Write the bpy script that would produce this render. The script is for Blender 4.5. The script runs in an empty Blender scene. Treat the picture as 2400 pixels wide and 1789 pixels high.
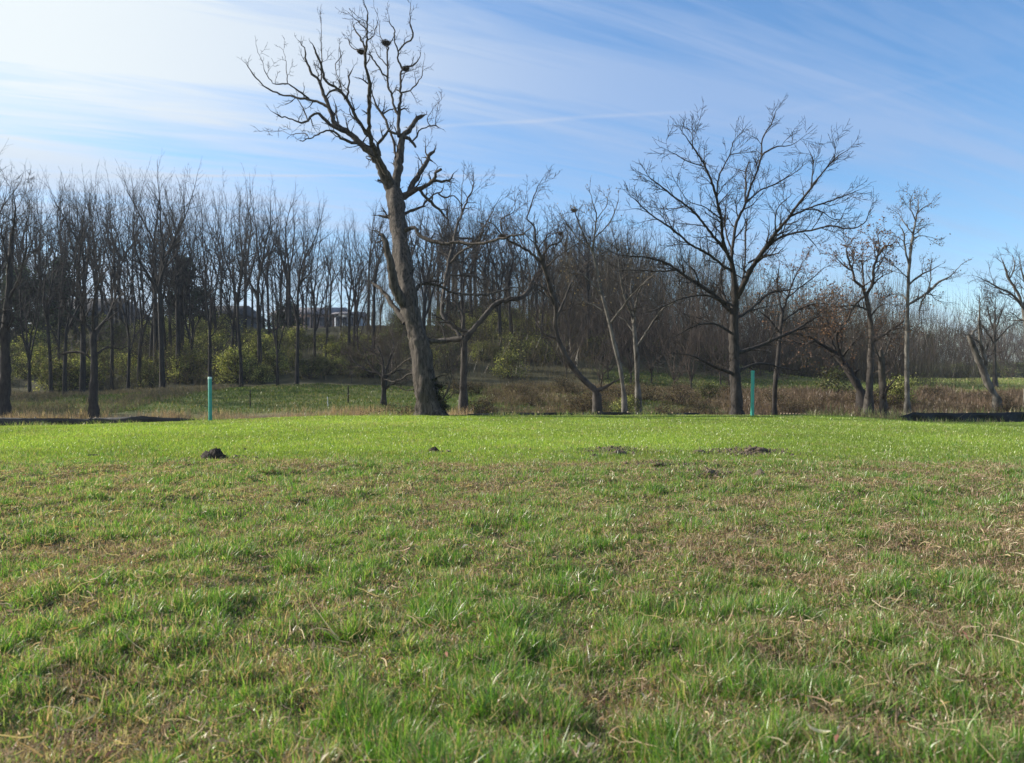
import bpy, math, random
import numpy as np
from mathutils import Vector

R = math.radians
SC = bpy.context.scene
COL = SC.collection
rng = np.random.default_rng(11)
random.seed(5)

# ------------------------------------------------------------------ basics
CAM_H, F, CX, CY = 1.0, 1800.0, 1200.0, 894.5

def at(px, py, Y):
    """a point of the place, Y metres out, seen at photo pixel px,py"""
    return ((px - CX) / F * Y, Y, CAM_H + (CY - py) / F * Y)

def tag(o, label=None, cat=None, group=None, kind=None):
    if label: o['label'] = label
    if cat: o['category'] = cat
    if group: o['group'] = group
    if kind: o['kind'] = kind
    return o

def empty(name, loc, rz=0.0, s=1.0):
    o = bpy.data.objects.new(name, None)
    COL.objects.link(o)
    o.location = loc
    o.rotation_euler = (0, 0, rz)
    o.scale = (s, s, s)
    o.empty_display_size = 0.2
    return o

def link(name, me, mat, parent=None):
    o = bpy.data.objects.new(name, me)
    COL.objects.link(o)
    if mat is not None and len(me.materials) == 0: me.materials.append(mat)
    if parent is not None: o.parent = parent
    return o

def mesh_np(name, V, quads=None, tris=None, smooth=False, color=None):
    me = bpy.data.meshes.new(name)
    V = np.asarray(V, dtype=np.float32)
    nq = 0 if quads is None else len(quads)
    nt = 0 if tris is None else len(tris)
    loops, totals = [], []
    if nq: loops.append(np.asarray(quads, dtype=np.int32).ravel()); totals.append(np.full(nq, 4, np.int32))
    if nt: loops.append(np.asarray(tris, dtype=np.int32).ravel()); totals.append(np.full(nt, 3, np.int32))
    loops = np.concatenate(loops); totals = np.concatenate(totals)
    starts = np.concatenate([[0], np.cumsum(totals)[:-1]]).astype(np.int32)
    me.vertices.add(len(V)); me.loops.add(len(loops)); me.polygons.add(len(totals))
    me.vertices.foreach_set('co', V.ravel())
    me.loops.foreach_set('vertex_index', loops)
    me.polygons.foreach_set('loop_start', starts)
    me.polygons.foreach_set('loop_total', totals)
    if smooth: me.polygons.foreach_set('use_smooth', np.ones(len(totals), dtype=bool))
    me.update(calc_edges=True)
    if color is not None:
        a = me.color_attributes.new('tint', 'FLOAT_COLOR', 'POINT')
        c = np.ones((len(V), 4), np.float32); c[:, :3] = color
        a.data.foreach_set('color', c.ravel())
    return me

# ------------------------------------------------------------------ noise
def _hash(i, j, s):
    n = (i.astype(np.int64) * 374761393 + j.astype(np.int64) * 668265263 + s * 1442695041) & 0xffffffff
    n = ((n ^ (n >> 13)) * 1274126177) & 0xffffffff
    n = (n ^ (n >> 16)) & 0xffff
    return n / 65535.0

def vnoise(x, y, s=0):
    i = np.floor(x); j = np.floor(y); fx = x - i; fy = y - j
    fx = fx * fx * (3 - 2 * fx); fy = fy * fy * (3 - 2 * fy)
    a = _hash(i, j, s); b = _hash(i + 1, j, s); c = _hash(i, j + 1, s); d = _hash(i + 1, j + 1, s)
    return (a * (1 - fx) + b * fx) * (1 - fy) + (c * (1 - fx) + d * fx) * fy

def fbm(x, y, s=0, octs=4):
    t = 0; a = .5; n = 0
    for k in range(octs):
        t = t + a * vnoise(x * 2 ** k, y * 2 ** k, s + k * 17); n += a; a *= .55
    return t / n

def sstep(a, b, v):
    t = np.clip((v - a) / (b - a), 0, 1)
    return t * t * (3 - 2 * t)

# ------------------------------------------------------------------ terrain
_Y = [-60, 0, 8.6, 9.1, 9.6, 12, 20.6, 21.6, 24, 27, 30, 34, 45, 50, 130, 300, 900]
_Z = [0, 0, .03, .03, -.05, -.04, .055, .02, -.75, -.85, -.4, -.12, .25, .35, 1.7, 3.0, 3.5]

def terr(x, y):
    x = np.asarray(x, float); y = np.asarray(y, float)
    z = np.interp(y, _Y, _Z)
    z = z + sstep(15, 22, y) * (1 - sstep(26, 32, y)) * (-.32 * sstep(-3.5, -14, x) - .20 * sstep(8.5, 11.5, x))
    z = z + .45 * sstep(29, 45, y) * (1 - sstep(2, 14, x)) * sstep(-25, -13, x)
    z = z + 5.5 * (1 - sstep(6, 34, x + (y - 60) * .12)) * sstep(46, 80, y)
    z = z + 4.0 * sstep(140, 240, y) * sstep(0, 60, np.abs(x - 0))
    near = 1 - sstep(9, 11, y)
    z = z + near * (.11 * (fbm(x * .9, y * .9, 3, 3) - .5) + .11 * (fbm(x * 3.1, y * 3.1, 9, 3) - .5))
    z = z + (1 - near) * .03 * (fbm(x * .8, y * .8, 5, 3) - .5) * (1 - sstep(21, 24, y))
    z = z + sstep(23, 30, y) * .35 * (fbm(x * .35, y * .35, 7, 4) - .5)
    # mole hill bumps on the crease
    for (bx, by, bh, bs) in ((1.46, 11.4, .06, .35), (3.33, 11.0, .08, .42), (1.9, 9.2, .03, .3)):
        z = z + bh * np.exp(-(((x - bx) / (bs * 1.7)) ** 2 + ((y - by) / bs) ** 2))
    return z

def tz(x, y): return float(terr(x, y))

def bare(x, y):
    b = 0
    for bx, by, sx, sy in ((1.46, 11.3, .5, .4), (3.33, 10.9, .6, .4), (1.8, 9.0, .45, .14), (2.07, 8.2, .35, .2), (2.6, 9.2, .5, .12), (.9, 9.3, .3, .08), (-3.9, 9.3, .5, .1), (-1.9, 9.25, .8, .05)):
        b = b + np.exp(-((x - bx) / sx) ** 2 - ((y - by) / sy) ** 2)
    return np.clip(b * (.5 + vnoise(x * 9, y * 9, 8)), 0, .97)


# zone albedos -----------------------------------------------------------
def zone_color(x, y):
    n1 = fbm(x * 1.6, y * 1.6, 21, 4)[..., None]; n2 = fbm(x * .25, y * .25, 31, 4)[..., None]
    soil = np.array([.055, .042, .03]); thatch = np.array([.15, .12, .075]); dkgreen = np.array([.045, .075, .02])
    near = soil * (1 - n1) + thatch * n1
    near = near * .65 + dkgreen * .35
    bright = np.array([.10, .16, .028]) * (.85 + .3 * n1) 
    k = sstep(8.6, 10.2, y + 1.3 * (fbm(x * .6, y * .6, 88, 3) - .5))[..., None]
    c = near * (1 - k) + bright * k
    bb = bare(x, y)[..., None]; c = c * (1 - bb) + np.array([.11, .082, .06]) * bb
    weeds = np.array([.12, .092, .06]) * (.6 + .8 * n1)
    k = sstep(21.3, 22.2, y)[..., None]; c = c * (1 - k) + weeds * k
    meadow = np.array([.07, .095, .028]) * (.75 + .5 * n1) 
    meadow = meadow * (1 - .35 * sstep(.45, .7, n2)) + np.array([.16, .14, .06]) * .35 * sstep(.45, .7, n2)
    ml = (sstep(29.5, 32, y) * (1 - sstep(3, 9, x + 3 * (n2[..., 0] - .5))) * (1 - sstep(43.5, 46, y + 3 * (n1[..., 0] - .5))) * sstep(-27, -20, x))[..., None]
    c = c * (1 - ml) + meadow * ml
    mm = (sstep(45, 48, y + 3 * (n1[..., 0] - .5)) * sstep(2, 8, x) * (1 - sstep(20, 24, x)) * (1 - sstep(55, 60, y)))[..., None]
    c = c * (1 - mm) + meadow * .6 * mm
    mr = (sstep(46, 50, y + 4 * (n2[..., 0] - .5)) * sstep(17, 23, x - (y - 50) * .12))[..., None]
    c = c * (1 - mr) + meadow * np.array([2.0, 1.75, 1.6]) * mr
    litter = np.array([.052, .05, .028]) * (.5 + 1.0 * n1)
    kl = (sstep(44, 47, y) * (1 - sstep(18, 26, x - (y - 60) * .12)))[..., None] * (1 - mm)
    c = c * (1 - kl) + litter * kl
    kf = (sstep(118, 128, y))[..., None]
    c = c * (1 - kf) + litter * kf
    return c

# ------------------------------------------------------------------ materials
def new_mat(name):
    m = bpy.data.materials.new(name); m.use_nodes = True
    nt = m.node_tree; nt.nodes.clear()
    return m, nt, nt.nodes, nt.links

def mat_noise(name, c1, c2, scale=6, rough=.85, bump=.3, bscale=None, stretch=(1, 1, 1), spec=.25, detail=6, dist=.02, coord='Object'):
    m, nt, N, L = new_mat(name)
    out = N.new('ShaderNodeOutputMaterial'); b = N.new('ShaderNodeBsdfPrincipled')
    tc = N.new('ShaderNodeTexCoord'); mp = N.new('ShaderNodeMapping'); mp.inputs['Scale'].default_value = stretch
    L.new(tc.outputs[coord], mp.inputs[0])
    n = N.new('ShaderNodeTexNoise'); n.inputs['Scale'].default_value = scale; n.inputs['Detail'].default_value = detail; n.inputs['Roughness'].default_value = .65
    L.new(mp.outputs[0], n.inputs[0])
    r = N.new('ShaderNodeValToRGB'); r.color_ramp.elements[0].position = .35; r.color_ramp.elements[1].position = .68
    r.color_ramp.elements[0].color = (*c1, 1); r.color_ramp.elements[1].color = (*c2, 1)
    L.new(n.outputs[0], r.inputs[0]); L.new(r.outputs[0], b.inputs['Base Color'])
    b.inputs['Roughness'].default_value = rough; b.inputs['Specular IOR Level'].default_value = spec
    if bump:
        n2 = N.new('ShaderNodeTexNoise'); n2.inputs['Scale'].default_value = bscale or scale * 3; n2.inputs['Detail'].default_value = 5
        L.new(mp.outputs[0], n2.inputs[0])
        bp = N.new('ShaderNodeBump'); bp.inputs['Strength'].default_value = bump; bp.inputs['Distance'].default_value = dist
        L.new(n2.outputs[0], bp.inputs['Height']); L.new(bp.outputs[0], b.inputs['Normal'])
    L.new(b.outputs[0], out.inputs[0])
    return m

def mat_leaf(name, trans=.5, gloss=.06, color=None, rough=.35, grow=1.15):
    m, nt, N, L = new_mat(name)
    out = N.new('ShaderNodeOutputMaterial')
    if color is None:
        a = N.new('ShaderNodeAttribute'); a.attribute_name = 'tint'; src = a.outputs['Color']
    else:
        a = N.new('ShaderNodeRGB'); a.outputs[0].default_value = (*color, 1); src = a.outputs[0]
    d = N.new('ShaderNodeBsdfDiffuse'); t = N.new('ShaderNodeBsdfTranslucent'); g = N.new('ShaderNodeBsdfGlossy')
    g.inputs['Roughness'].default_value = rough; g.inputs['Color'].default_value = (.9, .9, .85, 1)
    L.new(src, d.inputs['Color'])
    mu = N.new('ShaderNodeMix'); mu.data_type = 'RGBA'; mu.blend_type = 'MULTIPLY'; mu.inputs[0].default_value = 1
    mu.inputs[7].default_value = (grow * 1.1, grow * 1.15, grow * .6, 1)
    L.new(src, mu.inputs[6]); L.new(mu.outputs[2], t.inputs['Color'])
    mx = N.new('ShaderNodeMixShader'); mx.inputs[0].default_value = trans
    L.new(d.outputs[0], mx.inputs[1]); L.new(t.outputs[0], mx.inputs[2])
    m2 = N.new('ShaderNodeMixShader'); m2.inputs[0].default_value = gloss
    L.new(mx.outputs[0], m2.inputs[1]); L.new(g.outputs[0], m2.inputs[2])
    L.new(m2.outputs[0], out.inputs[0])
    return m

def mat_ground():
    m, nt, N, L = new_mat('ground')
    out = N.new('ShaderNodeOutputMaterial'); b = N.new('ShaderNodeBsdfPrincipled')
    a = N.new('ShaderNodeAttribute'); a.attribute_name = 'tint'
    tc = N.new('ShaderNodeTexCoord')
    n = N.new('ShaderNodeTexNoise'); n.inputs['Scale'].default_value = 9; n.inputs['Detail'].default_value = 9; n.inputs['Roughness'].default_value = .7
    L.new(tc.outputs['Object'], n.inputs[0])
    r = N.new('ShaderNodeMapRange'); r.inputs[1].default_value = .3; r.inputs[2].default_value = .7; r.inputs[3].default_value = .55; r.inputs[4].default_value = 1.45
    L.new(n.outputs[0], r.inputs[0])
    mu = N.new('ShaderNodeVectorMath'); mu.operation = 'SCALE'
    L.new(a.outputs['Color'], mu.inputs[0]); L.new(r.outputs[0], mu.inputs['Scale'])
    L.new(mu.outputs[0], b.inputs['Base Color'])
    b.inputs['Roughness'].default_value = 1; b.inputs['Specular IOR Level'].default_value = .1
    bp = N.new('ShaderNodeBump'); bp.inputs['Strength'].default_value = .6; bp.inputs['Distance'].default_value = .03
    L.new(n.outputs[0], bp.inputs['Height']); L.new(bp.outputs[0], b.inputs['Normal'])
    L.new(b.outputs[0], out.inputs[0])
    return m

M = {}
M['ground'] = mat_ground()
M['grass'] = mat_leaf('grass', .5, .05, rough=.4)
M['weed'] = mat_leaf('weed', .3, .02)
M['foliage'] = mat_leaf('foliage', .45, .015, rough=.6)
M['deadbark'] = mat_noise('dead_bark', (.014, .011, .009), (.13, .108, .09), 9, bump=1, bscale=30, stretch=(2.0, 2.0, .2), dist=.05, detail=9)
M['darkbark'] = mat_noise('dark_bark', (.016, .014, .013), (.05, .042, .036), 7, bump=.8, bscale=18, stretch=(1.5, 1.5, .4), dist=.03)
M['forestbark'] = mat_noise('forest_bark', (.012, .011, .011), (.036, .031, .028), 5, bump=.4, stretch=(1, 1, .4))
M['browntwig'] = mat_noise('brown_twig', (.035, .026, .021), (.085, .065, .052), 5, bump=0)
M['palebark'] = mat_noise('pale_bark', (.035, .03, .025), (.20, .185, .16), 4, bump=.4, stretch=(1, 1, .5))
M['greybark'] = mat_noise('grey_bark', (.025, .021, .018), (.09, .078, .066), 5, bump=.5, stretch=(1, 1, .5))
M['nest'] = mat_noise('nest_stick', (.04, .03, .022), (.10, .075, .05), 20, bump=0)
M['pipe'] = mat_noise('pipe_plastic', (.018, .22, .17), (.03, .31, .235), 9, rough=.5, bump=.03, spec=.5)
M['pipe_in'] = mat_noise('pipe_end', (.35, .55, .5), (.45, .65, .6), 3, rough=.5, bump=0)
M['fabric'] = mat_noise('silt_fabric', (.006, .007, .009), (.016, .018, .022), 14, rough=.55, bump=.5, bscale=8, spec=.3)
M['wood'] = mat_noise('stake_wood', (.18, .13, .08), (.32, .25, .16), 8, stretch=(1, 1, .2))
M['soil'] = mat_noise('soil', (.06, .045, .034), (.15, .115, .082), 14, bump=1, bscale=30)
M['darksoil'] = mat_noise('dark_soil', (.018, .014, .011), (.055, .043, .033), 14, bump=1, bscale=30)
M['stone'] = mat_noise('stone', (.3, .29, .27), (.55, .53, .5), 10, bump=.5)
M['roofdark'] = mat_noise('roof_shingle', (.03, .03, .035), (.055, .055, .06), 5, stretch=(1, 1, 4))
M['roofgrey'] = mat_noise('roof_grey', (.13, .13, .15), (.19, .18, .20), 3)
M['wallpink'] = mat_noise('wall_render', (.24, .175, .15), (.30, .225, .20), 2, bump=.1)
M['wallblue'] = mat_noise('wall_siding', (.30, .34, .40), (.38, .42, .47), 2, stretch=(1, 1, 6), bump=.2)
M['walldark'] = mat_noise('wall_dark', (.05, .05, .055), (.08, .08, .085), 2, stretch=(1, 1, 6), bump=.2)
M['wallwhite'] = mat_noise('wall_white', (.6, .6, .6), (.7, .7, .7), 2, bump=.1)
M['window'] = mat_noise('window_glass', (.03, .035, .045), (.05, .06, .07), 2, rough=.08, bump=0, spec=.6)
M['dryleaf'] = mat_leaf('dry_leaf', .35, .015, rough=.6)

# ------------------------------------------------------------------ ground
def geom(a, b, first, ratio):
    v = [a]; s = first
    while v[-1] < b: v.append(v[-1] + s); s *= ratio
    return v
xs_pos = list(np.arange(0, 8, .07)) + geom(8, 900, .08, 1.07)
xs = np.array([-v for v in xs_pos[:0:-1]] + xs_pos)
ys = np.array(list(np.arange(-60, 1, 3.)) + list(np.arange(1, 12, .055)) + list(np.arange(12, 30, .2)) + geom(30, 1200, .4, 1.03))
GX, GY = np.meshgrid(xs, ys)
GZ = terr(GX, GY)
gv = np.stack([GX, GY, GZ], -1).reshape(-1, 3)
ny, nx = GX.shape
idx = np.arange(nx * ny).reshape(ny, nx)
gq = np.stack([idx[:-1, :-1], idx[:-1, 1:], idx[1:, 1:], idx[1:, :-1]], -1).reshape(-1, 4)
g = link('ground', mesh_np('ground', gv, quads=gq, smooth=True, color=zone_color(GX, GY).reshape(-1, 3)), M['ground'])
tag(g, kind='structure')

# ------------------------------------------------------------------ blades
def blades(name, X, Y, H, W, col, lean=.5, mat='grass', zoff=-.01, droop=1.0, Z=None, label=None, cat=None, segs=2):
    n = len(X)
    Z0 = (terr(X, Y) if Z is None else Z) + zoff
    a = rng.uniform(0, 2 * np.pi, n); f = rng.uniform(0, 2 * np.pi, n)
    ln = np.abs(rng.normal(0, 1, n)) * lean
    dx, dy = np.cos(a), np.sin(a)
    wx, wy = np.cos(f) * W * .5, np.sin(f) * W * .5
    up1 = 1 / np.sqrt(1 + ln ** 2)
    l2 = ln * (1 + 1.3 * droop); up2 = 1 / np.sqrt(1 + l2 ** 2)
    p0 = np.stack([X, Y, Z0], -1)
    p1 = p0 + np.stack([dx * ln * up1, dy * ln * up1, up1], -1) * (H * .55)[:, None]
    p2 = p1 + np.stack([dx * l2 * up2, dy * l2 * up2, up2], -1) * (H * .5)[:, None]
    w = np.stack([wx, wy, np.zeros(n)], -1)
    V = np.stack([p0 - w, p0 + w, p1 - w * .8, p1 + w * .8, p2], 1).reshape(-1, 3)
    b = np.arange(n)[:, None] * 5
    q = b + np.array([[0, 1, 3, 2]]); t = b + np.array([[2, 3, 4]])
    c = np.repeat(col, 5, axis=0)
    return link(name, mesh_np(name, V, quads=q, tris=t, color=c), M[mat])

def scatter(ymin, ymax, dens, margin=1.08, clump=None):
    """points in the wedge of view (a bit wider), density dens(y) per m2"""
    out = []
    y = ymin
    while y < ymax:
        dy = max(.1, y * .04); y2 = min(ymax, y + dy)
        hw = .6667 * y2 * margin + .5
        n = int(dens((y + y2) / 2) * (y2 - y) * 2 * hw)
        out.append(np.stack([rng.uniform(-hw, hw, n), rng.uniform(y, y2, n)], -1))
        y = y2
    p = np.concatenate(out)
    return p[:, 0], p[:, 1]

def pick(n, cols, w):
    cols = np.array(cols); w = np.asarray(w)
    if w.ndim == 1: k = rng.choice(len(cols), n, p=w / w.sum())
    else:
        cw = np.cumsum(w / w.sum(1, keepdims=True), 1); r = rng.random(n)[:, None]
        k = np.minimum((r > cw).sum(1), len(cols) - 1)
    return cols[k] * rng.uniform(.7, 1.3, n)[:, None]

GREENS = [(.06, .16, .019), (.13, .25, .034), (.21, .32, .065), (.31, .36, .13)]
STRAWS = [(.39, .28, .19), (.50, .40, .28), (.24, .155, .105), (.42, .28, .22)]

def dryness(x, y):
    a = fbm(x * .9, y * .9, 41, 4); b = fbm(x * 3.3, y * 3.3, 47, 3)
    return sstep(.36, .76, a * .35 + b * .65)

# near lawn
X, Y = scatter(1.5, 13.5, lambda y: 34000 * min(1, (2.6 / y)) ** 1.0)
k_ = Y + 1.3 * (fbm(X * .6, Y * .6, 88, 3) - .5) + rng.normal(0, .5, len(X)) + rng.exponential(.9, len(X)) * 0 < 9.9 + rng.exponential(.8, len(X))
X, Y = X[k_], Y[k_]
dr = dryness(X, Y)
keep = rng.random(len(X)) > .22 * dr + .5 * sstep(.62, .72, fbm(X * 1.1, Y * 2.2, 89, 3)) + bare(X, Y)
X, Y, dr = X[keep], Y[keep], dr[keep]
cl = fbm(X * 5.2, Y * 5.2, 61, 3) * .6 + fbm(X * 13, Y * 13, 63, 2) * .4
lush = sstep(.44, .60, cl) * (1 - dr)
far = sstep(2, 9, Y)
dead = rng.random(len(X)) < (.19 + .36 * dr + .05 * far)
wg = np.stack([.35 + 1.6 * lush, .6 + .9 * lush, .6 + 0 * lush, .35 + .3 * dr], -1)
col = np.where(dead[:, None], pick(len(X), STRAWS, np.array([3, 2, 2.5, 1.2])), pick(len(X), GREENS, wg))
H = np.clip(rng.normal(.036, .011, len(X)) * (.62 + 1.1 * lush - .2 * dr) * (.6 + .8 * fbm(X * 14, Y * 14, 66, 2)), .015, .11)
H = np.where(dead, H * .95, H) * (1.05 + .38 * (1 - sstep(2, 4.5, Y)))
W = rng.uniform(.0022, .0048, len(X)) * (1 + .28 * np.maximum(Y - 2.5, 0) * .5)
g = blades('lawn_grass', X, Y, H, W, col, lean=.95)
tag(g, 'mottled green and straw coloured lawn grass covering the near field', 'grass', kind='stuff')

X, Y = scatter(1.5, 9.6, lambda y: 13000 * min(1, (2.6 / y)) ** 1.0)
g = blades('short_grass', X, Y, rng.uniform(.008, .02, len(X)), rng.uniform(.003, .006, len(X)) * (1 + .1 * Y), pick(len(X), GREENS + STRAWS, np.array([3, 2.5, 1.5, .6, 1.2, .8, 1., .6])), lean=1.6, zoff=0.)
tag(g, 'short matted undergrowth of the lawn', 'grass', kind='stuff')
X, Y = scatter(1.5, 9.6, lambda y: 11000 * min(1, (2.6 / y)) ** .95)
k_ = rng.random(len(X)) < .3 + .7 * sstep(.2, .9, dryness(X, Y)); X, Y = X[k_], Y[k_]
g = blades('thatch', X, Y, rng.uniform(.02, .05, len(X)), rng.uniform(.0015, .0032, len(X)) * (1 + .14 * Y), pick(len(X), STRAWS + [(.12, .085, .055)], np.array([2, 1, 3, 1.5, 3.])), lean=2.6, mat='dryleaf', zoff=.004, droop=.4)
tag(g, 'matted brown thatch lying between the lawn blades', 'thatch', kind='stuff')

# bright strip of new grass
X, Y = scatter(7.6, 22.2, lambda y: 3400 * min(1, (11 / y)))
k_ = (Y + 1.3 * (fbm(X * .6, Y * .6, 88, 3) - .5) + rng.normal(0, .5, len(X)) > 9.4 - rng.exponential(.5, len(X))) & (rng.random(len(X)) > bare(X, Y)); X, Y = X[k_], Y[k_]
n2 = fbm(X * .5, Y * .5, 71, 3); n3 = fbm(X * 2.1, Y * 2.1, 77, 3)
col = pick(len(X), [(.15, .24, .03), (.21, .30, .04), (.28, .34, .07), (.32, .28, .13)], np.stack([.9 + 0 * n2, 1.2 + 0 * n2, .8 + n2, .06 + .9 * sstep(.54, .72, n3) + 1.1 * (1 - sstep(9.3, 11.2, Y)) + .9 * sstep(.55, .7, fbm(X * .3, Y * 1.2, 79, 3)) * sstep(14, 18, Y)], -1))
col = col * (.62 + .7 * n2)[:, None] * (1 - .22 * (1 - sstep(9, 13, Y)))[:, None]
H = rng.uniform(.03, .065, len(X)) * (.7 + .6 * n3) * (.6 + .4 * sstep(9, 11, Y))
W = rng.uniform(.006, .011, len(X)) * (Y / 11) ** .5
g = blades('field_grass', X, Y, H, W, col, lean=.55)
tag(g, 'bright sunlit yellow green grass strip between the lawn and the ditch', 'grass', kind='stuff')

n = 26000; X = rng.uniform(-17, 17, n); Y = rng.uniform(20.9, 22.5, n); f_ = fbm(X * 1.3, Y * 2.5, 83, 3); k_ = f_ + rng.normal(0, .05, n) > .54
X, Y, f_ = X[k_], Y[k_], f_[k_]
g = blades('edge_grass', X, Y, rng.uniform(.05, .11, len(X)) * (.6 + 1.6 * sstep(.54, .75, f_)), rng.uniform(.006, .012, len(X)), pick(len(X), [(.10, .16, .03), (.16, .21, .05), (.26, .22, .12), (.3, .25, .16)], np.array([2, 2, 1.3, 1.])), lean=.4)
tag(g, 'ragged taller grass along the far edge of the field', 'grass', kind='stuff')

# meadow grass beyond the ditch
def region(n, x0, x1, y0, y1):
    return rng.uniform(x0, x1, n), rng.uniform(y0, y1, n)
X, Y = region(60000, -27, 9, 31, 46)
X2, Y2 = region(7000, 6, 22, 49, 56)
X3, Y3 = region(50000, 17, 75, 48, 115)
X = np.concatenate([X, X2, X3]); Y = np.concatenate([Y, Y2, Y3])
n3 = fbm(X * .5, Y * .5, 78, 3)
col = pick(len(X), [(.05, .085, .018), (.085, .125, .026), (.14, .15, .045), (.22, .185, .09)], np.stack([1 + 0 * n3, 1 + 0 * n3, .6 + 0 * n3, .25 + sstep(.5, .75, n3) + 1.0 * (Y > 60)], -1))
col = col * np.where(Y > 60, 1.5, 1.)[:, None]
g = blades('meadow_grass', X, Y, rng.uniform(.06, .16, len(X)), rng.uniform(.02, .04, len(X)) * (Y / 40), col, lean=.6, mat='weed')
tag(g, 'green meadow grass on the open ground beyond the ditch', 'grass', kind='stuff')

# straw litter lying over the near lawn: curved thin stems
def stems(name, X, Y, Ln, Rr, col, lift=(.01, .05), curl=1.0, n=6, mat='dryleaf', flat=True):
    m = len(X)
    a = rng.uniform(0, 2 * np.pi, m); k = rng.normal(0, curl, m)
    P = np.zeros((m, n, 3)); P[:, 0, 0] = X; P[:, 0, 1] = Y
    el = rng.normal(.1, .22, m); z0 = rng.uniform(*lift, m)
    zr = z0.copy()
    for i in range(n):
        if i:
            P[:, i, 0] = P[:, i - 1, 0] + np.cos(a) * Ln / (n - 1) * np.cos(el)
            P[:, i, 1] = P[:, i - 1, 1] + np.sin(a) * Ln / (n - 1) * np.cos(el)
            zr = zr + np.sin(el) * Ln / (n - 1); a = a + k / (n - 1); el = el + rng.normal(-.05, .25, m)
        P[:, i, 2] = terr(P[:, i, 0], P[:, i, 1]) + np.maximum(zr, .008)
    t = np.gradient(P, axis=1); t /= np.linalg.norm(t, axis=2, keepdims=True) + 1e-9
    s = np.cross(t, np.array([0, 0, 1.])); s /= np.linalg.norm(s, axis=2, keepdims=True) + 1e-9
    u = np.cross(s, t)
    tw = rng.uniform(0, np.pi, m)[:, None, None]
    s = s * np.cos(tw) + u * np.sin(tw)
    w = (Rr[:, None] * np.linspace(1, .4, n)[None])[..., None]
    V = np.stack([P - s * w, P + s * w], 2).reshape(-1, 3)
    b = np.arange(m)[:, None, None] * 2 * n + np.arange(n - 1)[None, :, None] * 2
    q = (b + np.array([0, 1, 3, 2])).reshape(-1, 4)
    return link(name, mesh_np(name, V, quads=q, color=np.repeat(col, 2 * n, axis=0)), M[mat])
X, Y = scatter(1.6, 9.3, lambda y: 380 * min(1, 2.5 / y))
dr = dryness(X, Y); k = rng.random(len(X)) < .25 + .75 * dr; X, Y = X[k], Y[k]
col = pick(len(X), [(.42, .32, .2), (.5, .42, .29), (.32, .21, .14), (.42, .29, .22)], np.array([3, 1.2, 1.5, 1]))
g = stems('straw_litter', X, Y, rng.gamma(3., .02, len(X)) + .02, rng.uniform(.0009, .0021, len(X)) * (1 + .08 * Y), col, curl=1.3)
tag(g, 'dry straw stems lying loose over the near lawn', 'straw', kind='stuff')

def leaf_mesh(name, n, L, Wd, curl, col=None):
    """one curled leaf"""
    V = []; m = 7
    for i in range(m):
        t = i / (m - 1); w = Wd * math.sin(math.pi * min(1, t * .96 + .03)) ** .8
        for s in (-1, -.5, 0, .5, 1):
            V.append((L * (t - .5), s * w * math.cos(curl * abs(s)), curl * w * s * s * .7 + curl * .3 * L * (t - .5) ** 2 * 3 + .1 * Wd * math.sin(t * 7 + s * 2)))
    q = [(i * 5 + j, i * 5 + j + 1, (i + 1) * 5 + j + 1, (i + 1) * 5 + j) for i in range(m - 1) for j in range(4)]
    return mesh_np(name, V, quads=q, smooth=True, color=np.array(col)[None].repeat(len(V), 0))
# leaf scraps as ground litter
X, Y = scatter(1.6, 9.3, lambda y: 34 * min(1, 2.5 / y))
n = len(X); L_ = rng.uniform(.008, .022, n); a = rng.uniform(0, 6.28, n)
z = terr(X, Y) + rng.uniform(.015, .045, n)
d = np.stack([np.cos(a), np.sin(a), rng.normal(0, .4, n)], -1) * L_[:, None]; s = np.stack([-np.sin(a), np.cos(a), rng.normal(0, .4, n)], -1) * L_[:, None] * .3
c0 = np.stack([X, Y, z], -1); up = np.array([0, 0, 1.]) * L_[:, None] * .3
V = np.stack([c0 - d, c0 - s + up, c0 + d, c0 + s + up], 1).reshape(-1, 3)
q = np.arange(n * 4).reshape(-1, 4)
g = link('leaf_litter', mesh_np('leaf_litter', V, quads=q, color=np.repeat(pick(n, [(.4, .29, .2), (.3, .17, .11), (.5, .45, .36), (.25, .12, .09)], np.array([2, 2, 1, 1.])), 4, axis=0)), M['dryleaf'])
tag(g, 'small dead leaf scraps strewn in the near lawn', 'leaf litter', kind='stuff')

# ------------------------------------------------------------------ weeds of the ditch
def weeds(name, X, Y, hmin, hmax, cols, w, wid, label, lean=.22, cat='weeds'):
    # each stem with side sprigs
    n = len(X)
    H = rng.uniform(hmin, hmax, n)
    Z = terr(X, Y)
    col = pick(n, cols, np.array(w, float))
    k = 5
    XX = [X]; YY = [Y]; ZZ = [Z]; HH = [H]; CC = [col]
    for i in range(k):
        f = rng.uniform(.25, .9, n)
        XX.append(X + rng.normal(0, .04, n)); YY.append(Y + rng.normal(0, .04, n)); ZZ.append(Z + H * f * .8); HH.append(H * rng.uniform(.15, .4, n)); CC.append(col * rng.uniform(.8, 1.2, n)[:, None])
    X = np.concatenate(XX); Y = np.concatenate(YY); Z = np.concatenate(ZZ); H = np.concatenate(HH); C = np.concatenate(CC)
    g = blades(name, X, Y, H, np.full(len(X), wid) * rng.uniform(.6, 1.4, len(X)), C, lean=lean, mat='weed', Z=Z)
    return tag(g, label, cat, kind='stuff')
BR = [(.11, .08, .06), (.16, .12, .09), (.08, .06, .045), (.19, .145, .09)]
def noisy(n, x0, x1, y0, y1, seed, thr, sc=.35):
    X, Y = region(n, x0, x1, y0, y1)
    f = fbm(X * sc, Y * sc, seed, 3)
    k = f + rng.normal(0, .05, n) > thr
    return X[k], Y[k]
X, Y = noisy(26000, -20, -1.5, 23.2, 29.5, 91, .42, .5)
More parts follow.
